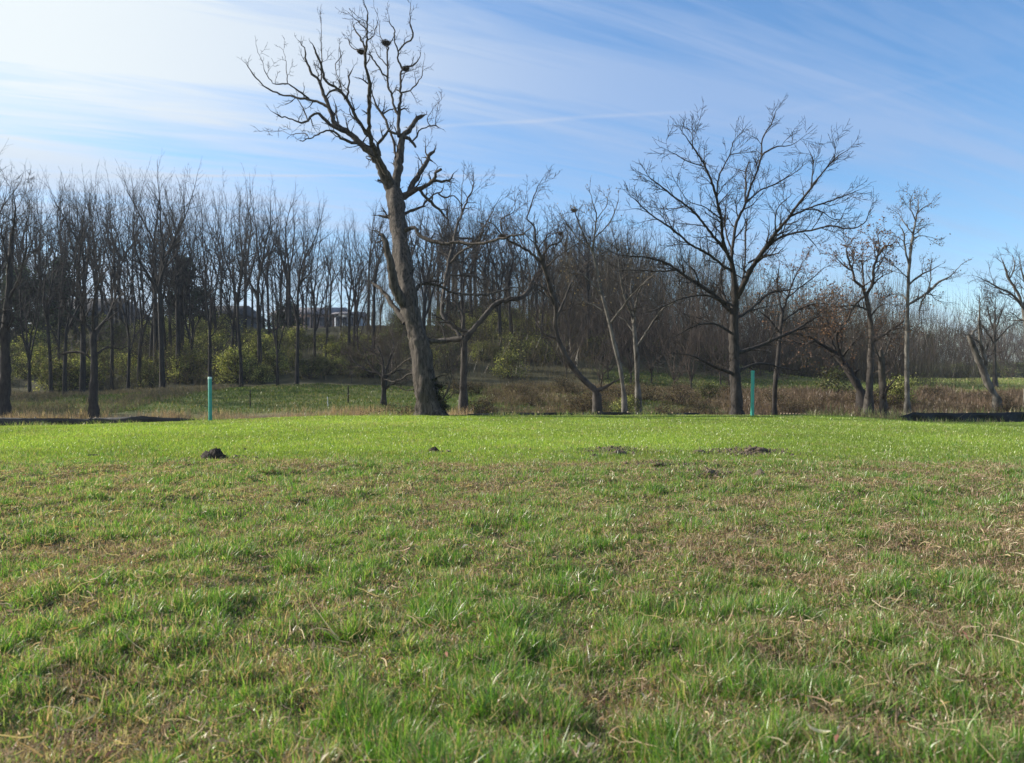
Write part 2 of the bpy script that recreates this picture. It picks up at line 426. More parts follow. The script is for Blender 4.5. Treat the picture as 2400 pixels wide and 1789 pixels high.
weeds('dry_grass', X, Y, .2, .7, [(.36, .25, .17), (.42, .31, .21), (.26, .18, .13), (.30, .26, .13)], [2, 2, 2, .6], .012, 'pinkish tan dry grass along the ditch left of the dead tree', cat='dry grass')
X, Y = noisy(60000, -1.5, 34, 25.5, 45, 93, .47, .4)
weeds('brown_weeds', X, Y, .1, .45, BR, [2, 2, 2, 1], .014, 'brown winter weeds filling the rough ground right of the dead tree')
X, Y = noisy(22000, 9, 38, 28, 44, 95, .5, .45)
weeds('rust_weeds', X, Y, .15, .7, [(.13, .09, .068), (.17, .12, .09), (.09, .065, .05)], [2, 1, 1], .016, 'rust coloured weeds in the low ground on the right')
X, Y = noisy(24000, -42, -16, 27, 46, 97, .42, .3)
weeds('grey_weeds', X, Y, .08, .38, [(.10, .08, .065), (.16, .125, .095), (.07, .07, .045)], [2, 2, 1], .015, 'grey brown weeds in front of the left wood')
X, Y = noisy(9000, 9, 24, 22.3, 24.5, 98, .48, .8)
weeds('tussock_grass', X, Y, .4, .8, [(.24, .27, .12), (.18, .16, .08), (.3, .26, .16)], [1, 1, 1], .012, 'pale green tussocks along the edge of the field on the right', cat='tussocks')

# ------------------------------------------------------------------ tubes
def tubes(polys, sides, noise=0.0):
    """polys: list of (pts list, radii list) -> V, quads ; batches by length"""
    by = {}
    for p, r in polys: by.setdefault(len(p), []).append((p, r))
    Vs, Qs, off = [], [], 0
    for n, lst in by.items():
        P = np.array([a for a, _ in lst], float); Rr = np.array([b for _, b in lst], float)
        m = len(lst)
        t = np.gradient(P, axis=1); t /= np.linalg.norm(t, axis=2, keepdims=True) + 1e-9
        mean = P[:, -1] - P[:, 0]; mean /= np.linalg.norm(mean, axis=1, keepdims=True) + 1e-9
        ref = np.where(np.abs(mean[:, 2:3]) > .7, np.array([[1., .1, 0]]), np.array([[0.05, .1, 1.]]))
        u = np.cross(t, ref[:, None, :]); u /= np.linalg.norm(u, axis=2, keepdims=True) + 1e-9
        v = np.cross(t, u)
        ang = np.arange(sides) / sides * 2 * np.pi
        rr = Rr[:, :, None] * np.ones(sides)[None, None]
        if noise:
            ii = np.arange(n)[None, :, None]; mm = np.arange(m)[:, None, None] * 37.1
            ca, sa = np.cos(ang) * 1.6, np.sin(ang) * 1.6
            nn = vnoise(ca[None, None] * 1.7 + ii * .55 + mm, sa[None, None] * 1.7 + ii * .23, 5) - .5
            nn2 = vnoise(ca[None, None] * 3.7 + ii * .25 + mm, sa[None, None] * 3.7 + ii * .13 + 9, 15) - .5
            rr = rr * (1 + noise * (nn * 1.2 + nn2 * .9))
        V = P[:, :, None, :] + (u[:, :, None, :] * np.cos(ang)[None, None, :, None] + v[:, :, None, :] * np.sin(ang)[None, None, :, None]) * rr[..., None]
        base = off + np.arange(m)[:, None, None] * n * sides + np.arange(n - 1)[None, :, None] * sides
        j = np.arange(sides)[None, None]; j2 = (j + 1) % sides
        Q = np.stack([base + j, base + j2, base + sides + j2, base + sides + j], -1).reshape(-1, 4)
        Vs.append(V.reshape(-1, 3)); Qs.append(Q); off += m * n * sides
    return np.concatenate(Vs), np.concatenate(Qs)

def tube_mesh(name, groups):
    """groups: list of (polys, sides, noise)"""
    Vs, Qs, off = [], [], 0
    for polys, sides, nz in groups:
        if not polys: continue
        V, Q = tubes(polys, sides, nz); Vs.append(V); Qs.append(Q + off); off += len(V)
    return mesh_np(name, np.concatenate(Vs), quads=np.concatenate(Qs), smooth=True)

def nrm(v):
    l = math.sqrt(v[0] * v[0] + v[1] * v[1] + v[2] * v[2]) + 1e-9
    return (v[0] / l, v[1] / l, v[2] / l)

def side_dir(d, ang, rnd):
    """a direction at angle ang from d, random azimuth"""
    a = nrm((rnd.gauss(0, 1), rnd.gauss(0, 1), rnd.gauss(0, 1)))
    k = a[0] * d[0] + a[1] * d[1] + a[2] * d[2]
    s = nrm((a[0] - k * d[0], a[1] - k * d[1], a[2] - k * d[2]))
    c, sn = math.cos(ang), math.sin(ang)
    return (d[0] * c + s[0] * sn, d[1] * c + s[1] * sn, d[2] * c + s[2] * sn)

def grow(out, p, d, L, r, lvl, P, rnd):
    n = P['n'][min(lvl, len(P['n']) - 1)]; w = P['wander']; tr = P['trop']
    pts, rad, dirs = [p], [r], [d]
    st = L / (n - 1)
    rt = max(r * P.get('taper', .35), P['rmin'] * .7)
    for i in range(1, n):
        d = nrm((d[0] + rnd.gauss(0, w), d[1] + rnd.gauss(0, w), d[2] + rnd.gauss(0, w) + tr))
        p = (p[0] + d[0] * st, p[1] + d[1] * st, p[2] + d[2] * st)
        pts.append(p); dirs.append(d); rad.append(r + (rt - r) * i / (n - 1))
    out.setdefault(lvl, []).append((pts, rad))
    if lvl + 1 >= P['depth']: return
    k = P['kids'][min(lvl, len(P['kids']) - 1)]
    for j in range(k):
        t = P['t0'] + (1 - P['t0']) * (j + rnd.random()) / k
        i = min(n - 1, max(0, int(t * (n - 1) + .5)))
        q, dd, rr = pts[i], dirs[i], rad[i]
        cd = side_dir(dd, R(rnd.uniform(*P['ang'])), rnd)
        cl = L * P['ratio'] * rnd.uniform(.6, 1.2) * (1.15 - .5 * t)
        if cl < P.get('lmin', .1): continue
        grow(out, q, cd, cl, max(rr * .62, P['rmin']), lvl + 1, P, rnd)
    # continuation twig
    grow(out, pts[-1], dirs[-1], L * P['ratio'] * .8, max(rad[-1], P['rmin']), lvl + 1, P, rnd)

# ------------------------------------------------------------------ forest tree prototypes (15 m tall)
def forest_proto(seed, H=15., r0=.17, fork=.42, stems=3, flare=(7, 20), kids=(13, 6, 4), spread=1.0, rmin=.0075):
    """a straight bole that divides into a few long rising stems, each feathered with fine branches"""
    rnd = random.Random(seed)
    tr_polys, out = [], {}
    P = dict(n=[12, 6, 4, 3], wander=.095, trop=.05, rmin=rmin, kids=list(kids), t0=.12, ang=(24, 48), ratio=.34, depth=4, taper=.22, lmin=.22)
    n = 12; pts, rad = [], []; x = y = 0.
    dx, dy = rnd.gauss(0, .03), rnd.gauss(0, .03)
    for i in range(n):
        t = i / (n - 1)
        pts.append((x, y, -.25 + t * (H * fork + .25))); rad.append(r0 * (1 - .38 * t) * (1.4 if i == 0 else 1))
        dx += rnd.gauss(0, .012); dy += rnd.gauss(0, .012); x += dx * H * fork / n; y += dy * H * fork / n
    pts.append((x, y, pts[-1][2] + .15)); rad.append(r0 * .35)
    tr_polys.append((pts, rad))
    a0 = rnd.uniform(0, 6.28); top = pts[-2]
    for k in range(stems):
        a = a0 + 6.28 * k / stems + rnd.uniform(-.5, .5); el = R(rnd.uniform(*flare)) if k or stems > 2 else R(3)
        d = nrm((math.cos(a) * math.sin(el), math.sin(a) * math.sin(el), math.cos(el)))
        base = pts[-2 - (k % 2) * rnd.randint(1, 3)]
        grow(out, base, d, H * (1 - fork) * rnd.uniform(.8, 1.06), r0 * rnd.uniform(.42, .6), 0, P, rnd)
    P2 = dict(P, ratio=.5, ang=(30, 60))
    for j in range(6):
        i = rnd.randint(5, n - 1); a = rnd.uniform(0, 6.28)
        grow(out, pts[i], nrm((math.cos(a), math.sin(a), rnd.uniform(.2, .9))), rnd.uniform(.8, 2.8) * spread, .022, 1, P2, rnd)
    tm = tube_mesh('forest_trunk', [(tr_polys, 8, .12)])
    cm = tube_mesh('forest_crown', [(out.get(0, []), 6, .1), (out.get(1, []), 4, 0), (out.get(2, []) + out.get(3, []), 3, 0)])
    return tm, cm
protos = [forest_proto(100 + k, r0=.15 + .03 * (k % 3), fork=[.42, .3, .52, .22, .36, .45, .28, .48][k], stems=[3, 2, 3, 4, 2, 3, 3, 4][k], flare=[(5, 16), (8, 18), (6, 22), (8, 20), (5, 12), (6, 18), (8, 22), (5, 14)][k]) for k in range(8)]
for tm, cm in protos:
    tm.materials.append(M['forestbark']); cm.materials.append(M['forestbark'])
# brown brushy low wood, round crowns
bprotos = [forest_proto(300 + k, H=11., r0=.12, fork=.12, stems=7, flare=(8, 45), kids=(10, 6, 4), rmin=.009) for k in range(3)]
fprotos = [forest_proto(320 + k, H=11., r0=.17, fork=.2, stems=5, flare=(8, 38), kids=(11, 6, 3), rmin=.017) for k in range(3)]
for tm, cm in fprotos:
    tm.materials.append(M['greybark']); cm.materials.append(M['browntwig'])
for tm, cm in bprotos:
    tm.materials.append(M['greybark']); cm.materials.append(M['browntwig'])

def top_of(pr):
    a = np.zeros(len(pr[1].vertices) * 3, np.float32); pr[1].vertices.foreach_get('co', a); z = np.sort(a[2::3]); return float(z[int(len(z) * .997)])
TOPS = {pr[1].name: top_of(pr) for pr in protos + bprotos + fprotos}

ORD = ['first', 'second', 'third', 'fourth', 'fifth', 'sixth', 'seventh', 'eighth', 'ninth', 'tenth', 'eleventh', 'twelfth', 'thirteenth', 'fourteenth', 'fifteenth', 'sixteenth', 'seventeenth', 'eighteenth', 'nineteenth', 'twentieth', 'twenty-first', 'twenty-second', 'twenty-third', 'twenty-fourth', 'twenty-fifth', 'twenty-sixth', 'twenty-seventh', 'twenty-eighth', 'twenty-ninth', 'thirtieth']
def ordinal(i): return ORD[i] if i < len(ORD) else 'thirty-' + ORD[i - 30]

SKY = ([-200, 0, 250, 400, 480, 600, 700, 770, 850, 950, 1000, 1100, 1200, 1300, 1500, 1700, 1900, 2100, 2400, 2700],
       [400, 395, 385, 375, 415, 405, 440, 485, 455, 475, 480, 465, 485, 505, 520, 565, 630, 690, 715, 715])

def place_tree(k, px, Y, top=None, name='bare_tree', label='', group='', ps=protos, H=15., rnd=random):
    x = (px - CX) / F * Y
    z = tz(x, Y)
    if top is None: top = np.interp(px, *SKY) + rnd.uniform(-5, 55)
    ztop = CAM_H + (CY - top) / F * Y
    s = max(.3, (ztop - z) / TOPS[ps[k % len(ps)][1].name])
    t = empty(name, (x, Y, z), rnd.uniform(0, 6.28), 1)
    sx = s * (.55 + .45 / max(s, .5)) if s > 1 else s
    wide = 1.0 + .3 * float(sstep(930, 1050, px)) * (1 if ps is protos else 0)
    t.scale = (sx * wide, sx * wide, s)
    tag(t, label, 'tree', group)
    tm, cm = ps[k % len(ps)]
    link('trunk', tm, None, t); link('crown', cm, None, t)
    return t

rnd = random.Random(77)
FG = 'bare trees of the wood on the left bank'
for i, (px, Y) in enumerate(((-60, 38), (-150, 34), (-330, 33), (-260, 40), (-480, 36), (-560, 42), (-800, 38), (-700, 33), (-420, 44), (-620, 46), (-200, 45), (-120, 42), (-900, 45), (-350, 48))):
    place_tree(i + 2, px, Y, 330, 'bare_tree', f'bare tree beyond the left edge of the view, {ordinal(i)} out', 'bare trees beyond the left edge', protos, 15., rnd)
def zone_fill(n, pxa, pxb, Ya, Yb, where, group, ps=protos, H=15., topoff=(-5, 60), name='bare_tree', desc='slender bare tree', fixed_top=None):
    lst = []
    for i in range(n):
        px = pxa + (pxb - pxa) * (i + rnd.random()) / n
        lst.append((px, rnd.uniform(Ya, Yb)))
    lst.sort()
    for i, (px, Y) in enumerate(lst):
        top = (np.interp(px, *SKY) if fixed_top is None else fixed_top) + rnd.uniform(*topoff)
        lab = f'{desc} {where}, {ordinal(i)} from left'
        place_tree(rnd.randint(0, 99), px, Y, top, name, lab, group, ps, H, rnd)

# front row of the left wood, placed one by one
front = [(8, 39, 400, 1), (70, 42, 420, 3), (120, 45, 400, 0), (152, 41, 410, 4), (192, 44, 395, 5), (262, 50, 400, 0), (300, 47, 372, 6), (326, 49, 410, 1), (382, 45, 378, 2), (415, 52, 440, 5), (448, 54, 425, 4), (492, 46, 410, 1), (548, 52, 400, 6), (566, 47, 392, 0),
         (612, 50, 430, 2), (651, 45, 440, 3), (696, 47, 450, 7), (738, 54, 560, 5), (762, 56, 520, 4), (842, 55, 462, 6), (874, 58, 470, 2)]
for i, (px, Y, top, k) in enumerate(front):
    place_tree(k, px, Y, top, 'bare_tree', f'tall bare tree at the foot of the left bank, {ordinal(i)} trunk from the left edge', 'front trees of the left wood', protos, 15., rnd)

zone_fill(16, -60, 150, 52, 82, 'deep in the wood at the left edge', FG)
zone_fill(14, 150, 330, 52, 84, 'deep in the wood behind the low forked tree', FG)
zone_fill(14, 330, 500, 52, 84, 'in the wood above the left green pipe', FG)
zone_fill(16, 500, 720, 52, 86, 'in the wood before the pale building', FG)
zone_fill(11, 720, 900, 56, 88, 'in the wood just left of the dead tree', FG)
MG = 'bare trees of the wood behind the middle'
zone_fill(16, 940, 1110, 56, 88, 'behind the curving limb right of the dead tree', MG, topoff=(-30, 25))
zone_fill(16, 1110, 1290, 58, 90, 'in the wood above the yellow bush', MG, topoff=(-30, 25))
zone_fill(16, 1290, 1450, 58, 92, 'in the wood behind the pale nest tree', MG, topoff=(-30, 30))
zone_fill(16, 1450, 1700, 60, 95, 'in the wood left of the walnut trunk', MG, topoff=(-25, 50))
zone_fill(16, 1690, 1950, 70, 105, 'in the wood right of the walnut trunk', MG, topoff=(0, 80))
BG = 'low brushy trees of the background'
zone_fill(8, 770, 1070, 46, 55, 'at the foot of the bank behind the dead tree', BG, ps=bprotos, H=11., fixed_top=790, topoff=(-40, 40), name='thicket_tree', desc='low twiggy tree')
zone_fill(20, 1300, 1720, 46, 64, 'in the thicket left of the walnut', BG, ps=bprotos, H=11., fixed_top=650, topoff=(-40, 110), name='thicket_tree', desc='brown brushy small tree')
zone_fill(20, 1730, 2130, 56, 84, 'in the thicket right of the walnut', BG, ps=bprotos, H=11., fixed_top=690, topoff=(-40, 90), name='thicket_tree', desc='brown brushy small tree')
zone_fill(20, 1850, 2500, 122, 135, 'along the far edge of the right meadow', BG, ps=fprotos, H=11., fixed_top=745, topoff=(-25, 40), name='far_tree', desc='small grey brown tree')
zone_fill(22, 1850, 2500, 138, 165, 'in the far wood behind the meadow', BG, ps=fprotos, H=11., fixed_top=715, topoff=(-15, 30), name='far_tree', desc='hazy brown tree')

# ------------------------------------------------------------------ leafy shrubs and evergreens
def shrub_mesh(seed, n, rx, rz, leaf, cols, w, clumps=14, core=.35, shape='round'):
    g_ = np.random.default_rng(seed)
    # clump centres
    a = g_.uniform(0, 6.28, clumps); rr = np.sqrt(g_.uniform(.02, 1, clumps)) * rx * .75
    zz = g_.uniform(.12, 1, clumps) * rz
    if shape == 'cone': rr = rr * (1.12 - zz / rz)
    elif shape == 'round': rr = rr * np.sqrt(np.clip(1.15 - (zz / rz) ** 2, .05, 1))
    cc = np.stack([rr * np.cos(a), rr * np.sin(a), zz], -1)
    k = g_.integers(0, clumps, n)
    cs = g_.uniform(.12, .30, clumps) * rx * (14 / clumps) ** .25
    p = cc[k] + g_.normal(0, 1, (n, 3)) * cs[k][:, None] * np.array([1, 1, .8])
    p[:, 2] = np.abs(p[:, 2])
    d = g_.normal(0, 1, (n, 3)); d /= np.linalg.norm(d, axis=1, keepdims=True)
    s = np.cross(d, g_.normal(0, 1, (n, 3))); s /= np.linalg.norm(s, axis=1, keepdims=True)
    L_ = g_.uniform(.6, 1.3, n)[:, None] * leaf
    V = np.stack([p - d * L_ * .5, p + s * L_ * .28, p + d * L_ * .5, p - s * L_ * .28], 1).reshape(-1, 3)
    cidx = g_.choice(len(cols), n, p=np.array(w) / sum(w))
    ck = g_.choice([.35, .6, 1., 1.5], clumps)[k]
    C = np.array(cols)[cidx] * (g_.uniform(.75, 1.25, n) * ck)[:, None]
    fm = mesh_np('shrub_foliage', V, quads=np.arange(n * 4).reshape(-1, 4), color=np.repeat(C, 4, axis=0))
    rd = random.Random(seed); polys = []
    for i in range(clumps):
        c = cc[i]; m = 5
        polys.append(([(c[0] * t ** 1.3 + rd.gauss(0, .03) * (t > 0), c[1] * t ** 1.3 + rd.gauss(0, .03) * (t > 0), c[2] * t - .1 * (t == 0)) for t in np.linspace(0, 1, m)], list(np.linspace(.03 * rz / 2, .008, m))))
    if shape == 'cone': polys.append(([(0, 0, -.1), (0, 0, rz * .5), (0, 0, rz * .98)], [.04 * rz, .025 * rz, .01]))
    sm = tube_mesh('shrub_stem', [(polys, 4, 0)])
    fm.materials.append(M['foliage']); sm.materials.append(M['forestbark'])
    return sm, fm
YG = [(.14, .165, .05), (.23, .24, .08), (.36, .34, .14), (.05, .065, .025)]
OG = [(.045, .058, .024), (.085, .10, .038), (.18, .185, .07), (.11, .09, .06)]
shrubs_y = [shrub_mesh(500 + k, 2600, 1.5, 2.0, .125, YG, [2, 2, 1.4, 1], clumps=26) for k in range(3)]
shrubs_o = [shrub_mesh(520 + k, 2300, 1.6, 1.9, .12, OG, [2, 2, 1.2, 1.6], clumps=26) for k in range(3)]
DE = [(.018, .028, .018), (.03, .042, .022), (.022, .034, .026)]
everg = [shrub_mesh(540 + k, 9000, 2.2, 6.5, .22, DE, [1, 1, 1], clumps=46, shape='cone') for k in range(2)]
everr = [shrub_mesh(560 + k, 7000, 2.4, 3.6, .2, DE, [1, 1, 1], clumps=34) for k in range(2)]
SG = 'leafy shrubs under the bare trees'
def shrub(px, Y, s, ms, label, name='leafy_shrub', cat='shrub', group=None, zs=1.0, parts=('stem', 'foliage')):
    x = (px - CX) / F * Y
    t = empty(name, (x, Y, tz(x, Y)), rnd.uniform(0, 6.28)); t.scale = (s, s, s * zs)
    tag(t, label, cat, group)
    link(parts[0], ms[0], None, t); link(parts[1], ms[1], None, t)
    return t
def shrub_zone(n, pxa, pxb, Ya, Yb, where, kinds, smin=.6, smax=1.15, desc='leafy yellow green shrub'):
    lst = sorted(((pxa + (pxb - pxa) * (i + rnd.random()) / n, rnd.uniform(Ya, Yb)) for i in range(n)))
    for i, (px, Y) in enumerate(lst):
        shrub(px, Y, rnd.uniform(smin, smax), rnd.choice(kinds), f'{desc} {where}, {ordinal(i)} from left', group=SG)
shrub_zone(24, -60, 200, 48, 70, 'on the shaded bank at the left edge', shrubs_o * 2 + shrubs_y, desc='dull green shrub')
shrub_zone(24, 200, 440, 49, 70, 'on the bank left of the green pipe', shrubs_o + shrubs_y)
shrub_zone(24, 440, 650, 49, 70, 'on the bank behind the green pipe', shrubs_o + shrubs_y * 2)
shrub_zone(24, 650, 880, 49, 65, 'on the bank below the pale building', shrubs_o * 2 + shrubs_y, .5, .85)
shrub_zone(14, 900, 1080, 54, 74, 'on the bank behind the dead tree', shrubs_o * 2 + shrubs_y, desc='dark green shrub')
shrub_zone(26, 1080, 1320, 56, 76, 'on the bank below the white fence', shrubs_y * 2 + shrubs_o)
shrub_zone(22, 1320, 1700, 58, 88, 'at the edge of the thicket left of the walnut', shrubs_y + shrubs_o * 2, desc='dull olive shrub')
shrub_zone(12, 1730, 2080, 70, 96, 'in the thicket right of the walnut', shrubs_o, desc='dull olive shrub')
shrub_zone(18, 2050, 2480, 118, 124, 'along the foot of the far wood', shrubs_o, .9, 1.4, desc='dark low shrub')
IV = [(.018, .026, .014), (.03, .036, .02), (.04, .03, .022)]
ivy = shrub_mesh(571, 5200, .42, 1.05, .05, IV, [2, 1, 1.4], clumps=34)
shrub(1018, 21.35, 1.0, ivy, 'dark ivy clump wrapped round the foot of the dead tree', 'ivy_clump', 'ivy')
BRM = [(.07, .05, .037), (.11, .075, .053), (.045, .035, .027), (.08, .08, .04)]
brambles = [shrub_mesh(580 + k, 2600, .95, .75, .05, BRM, [2, 1.5, 1.5, .8], clumps=30) for k in range(3)]
for n_, pa, pb, where in ((6, 880, 1010, 'in the ditch at the foot of the dead tree'), (9, 1040, 1290, 'in the rough ground under the snaking limb'), (9, 1290, 1560, 'in the rough ground by the pale nest tree'), (5, 1560, 1720, 'in the rough ground left of the walnut trunk'), (10, 1790, 2140, 'in the rough ground between walnut and pale tree'), (7, 2150, 2450, 'before the right meadow')):
    ps_ = sorted(pa + (pb - pa) * (i + rnd.random()) / n_ for i in range(n_))
    for i, px in enumerate(ps_):
        shrub(px, rnd.uniform(24.5, 27) if pa < 900 else rnd.uniform(28, 43), rnd.uniform(.6, 1.15), rnd.choice(brambles), f'low brown bramble {where}, {ordinal(i)} from left', 'bramble_bush', 'bramble', 'brambles on the rough ground', rnd.uniform(.6, 1.1))
shrub(1192, 52, .95, shrubs_y[0], 'bright yellow green bush standing alone at the edge of the middle wood', 'yellow_bush', 'bush')
shrub(2112, 33, .62, shrubs_y[1], 'yellow leaved bush at the foot of the tall pale tree', 'yellow_bush', 'bush')
shrub(2085, 35, .5, shrubs_y[2], 'smaller yellow leaved bush beside the vine wrapped stump', 'yellow_bush', 'bush')
shrub(1470, 30, .42, shrubs_y[2], 'small yellowish bush at the foot of the pale nest tree', 'yellow_bush', 'bush')
shrub(1655, 36, .5, shrubs_o[1], 'olive bush just left of the walnut trunk', 'olive_bush', 'bush')
shrub(1960, 40, .8, shrubs_o[0], 'olive bush behind the leaning dark trunk', 'olive_bush', 'bush')
shrub(2372, 100, 2.2, (bprotos[0][0], bprotos[0][1]), 'rounded grey bush at the right edge of the meadow', 'grey_bush', 'bush', parts=('stem', 'crown')).scale = (.55, .55, .42)
shrub(45, 62, 1.15, everg[0], 'dark evergreen deep in the wood nearest the left edge', 'evergreen_tree', 'evergreen', 'evergreens in the wood', .95)
shrub(140, 66, 1.2, everg[1], 'dark narrow evergreen deep in the wood, second from the left edge', 'evergreen_tree', 'evergreen', 'evergreens in the wood', .95)
shrub(425, 72, 1.15, everg[0], 'dark evergreen in the wood left of the dark roofed house', 'evergreen_tree', 'evergreen', 'evergreens in the wood', .95)
shrub(455, 76, 1.05, everr[0], 'rounded dark evergreen against the dark roofed house', 'evergreen_tree', 'evergreen', 'evergreens in the wood')
shrub(672, 80, .75, everr[1], 'small rounded dark evergreen before the pale building', 'evergreen_tree', 'evergreen', 'evergreens in the wood', 1.0)
shrub(1085, 74, 1.1, everr[0], 'dark rounded evergreen behind the curving limb', 'evergreen_tree', 'evergreen', 'evergreens in the wood', .6)
shrub(1150, 78, 1.0, everr[1], 'dark rounded evergreen left of the white fence', 'evergreen_tree', 'evergreen', 'evergreens in the wood', .65)
shrub(1192, 80, .6, everr[0], 'small dark evergreen touching the white fence', 'evergreen_tree', 'evergreen', 'evergreens in the wood', .8)
shrub(2180, 140, 1.0, everg[1], 'dark evergreen rising from the far wood on the right', 'evergreen_tree', 'evergreen', 'evergreens in the wood', 1.2)

def twig_mass(name, n, x0, x1, y0, y1, hmax, H, wid, cols, label, seed, pw=1.5, lean=.35):
    X, Y = region(n, x0, x1, y0, y1)
    f = fbm(X * .16, Y * .16, seed, 3); k = (rng.random(n) < sstep(.3, .55, f)) & ~((hmax == 2.4) & (X > -22) & (X < -6) & (Y > 56)); X, Y, f = X[k], Y[k], f[k]; n = len(X)
    Z = terr(X, Y) + rng.random(n) ** pw * hmax * (.35 + 1.1 * f)
    g = blades(name, X, Y, rng.uniform(*H, n), rng.uniform(.5, 1.3, n) * wid, pick(n, cols, np.ones(len(cols))), lean=lean, mat='weed', Z=Z, droop=.2)
    return tag(g, label, 'undergrowth', kind='stuff')
TW = [(.06, .047, .038), (.085, .066, .053), (.045, .036, .031), (.11, .09, .07)]
twig_mass('far_thicket', 60000, 30, 115, 138, 170, 9.5, (.8, 3), .045, TW, 'brown mass of bare twigs of the far wood beyond the right meadow', 201, 1.2)
twig_mass('far_scrub', 16000, 34, 92, 117, 126, 2.2, (.5, 1.4), .04, [(.03, .035, .022), (.05, .045, .03), (.07, .055, .04)], 'dark low scrub along the foot of the far wood', 203, 1)
twig_mass('middle_thicket', 90000, 4, 40, 62, 98, 8.0, (.6, 2.8), .02, TW, 'tangled bare undergrowth of the wood around the walnut', 205, 1.6)
twig_mass('saplings_thicket', 34000, -12, 12, 58, 84, 6.0, (.6, 2.8), .017, TW[:3], 'thin dark saplings crowding the wood behind the middle', 209, 1.3, .18)
twig_mass('bank_thicket', 20000, -46, 6, 47, 64, 2.4, (.3, 1.2), .016, TW + [(.13, .10, .06)], 'grey brown twiggy undergrowth on the left bank', 207, 1.5)

# ------------------------------------------------------------------ traced hero trees
def resample(pts, step):
    """catmull-rom through rows (x, y, w) at about step px"""
    P = np.array(pts, float); P = np.vstack([2 * P[0] - P[1], P, 2 * P[-1] - P[-2]])
    out = []
    for i in range(1, len(P) - 2):
        d = np.linalg.norm(P[i + 1, :2] - P[i, :2]); m = max(1, int(d / step))
        for j in range(m):
            t = j / m
            out.append(.5 * ((2 * P[i]) + (-P[i - 1] + P[i + 1]) * t + (2 * P[i - 1] - 5 * P[i] + 4 * P[i + 1] - P[i + 2]) * t * t + (-P[i - 1] + 3 * P[i] - 3 * P[i + 1] + P[i + 2]) * t ** 3))
    out.append(P[-2])
    return np.array(out)

def crop(rows, ox, oy, s, ws=1.0):
    return [(x / s + ox, y / s + oy, w * ws) for x, y, w in rows]

def zipw(xy, w):
    w = list(w)
    while len(w) < len(xy): w.append(max(1, w[-1] - 1))
    return [(a, b, c) for (a, b), c in zip(xy, w)]

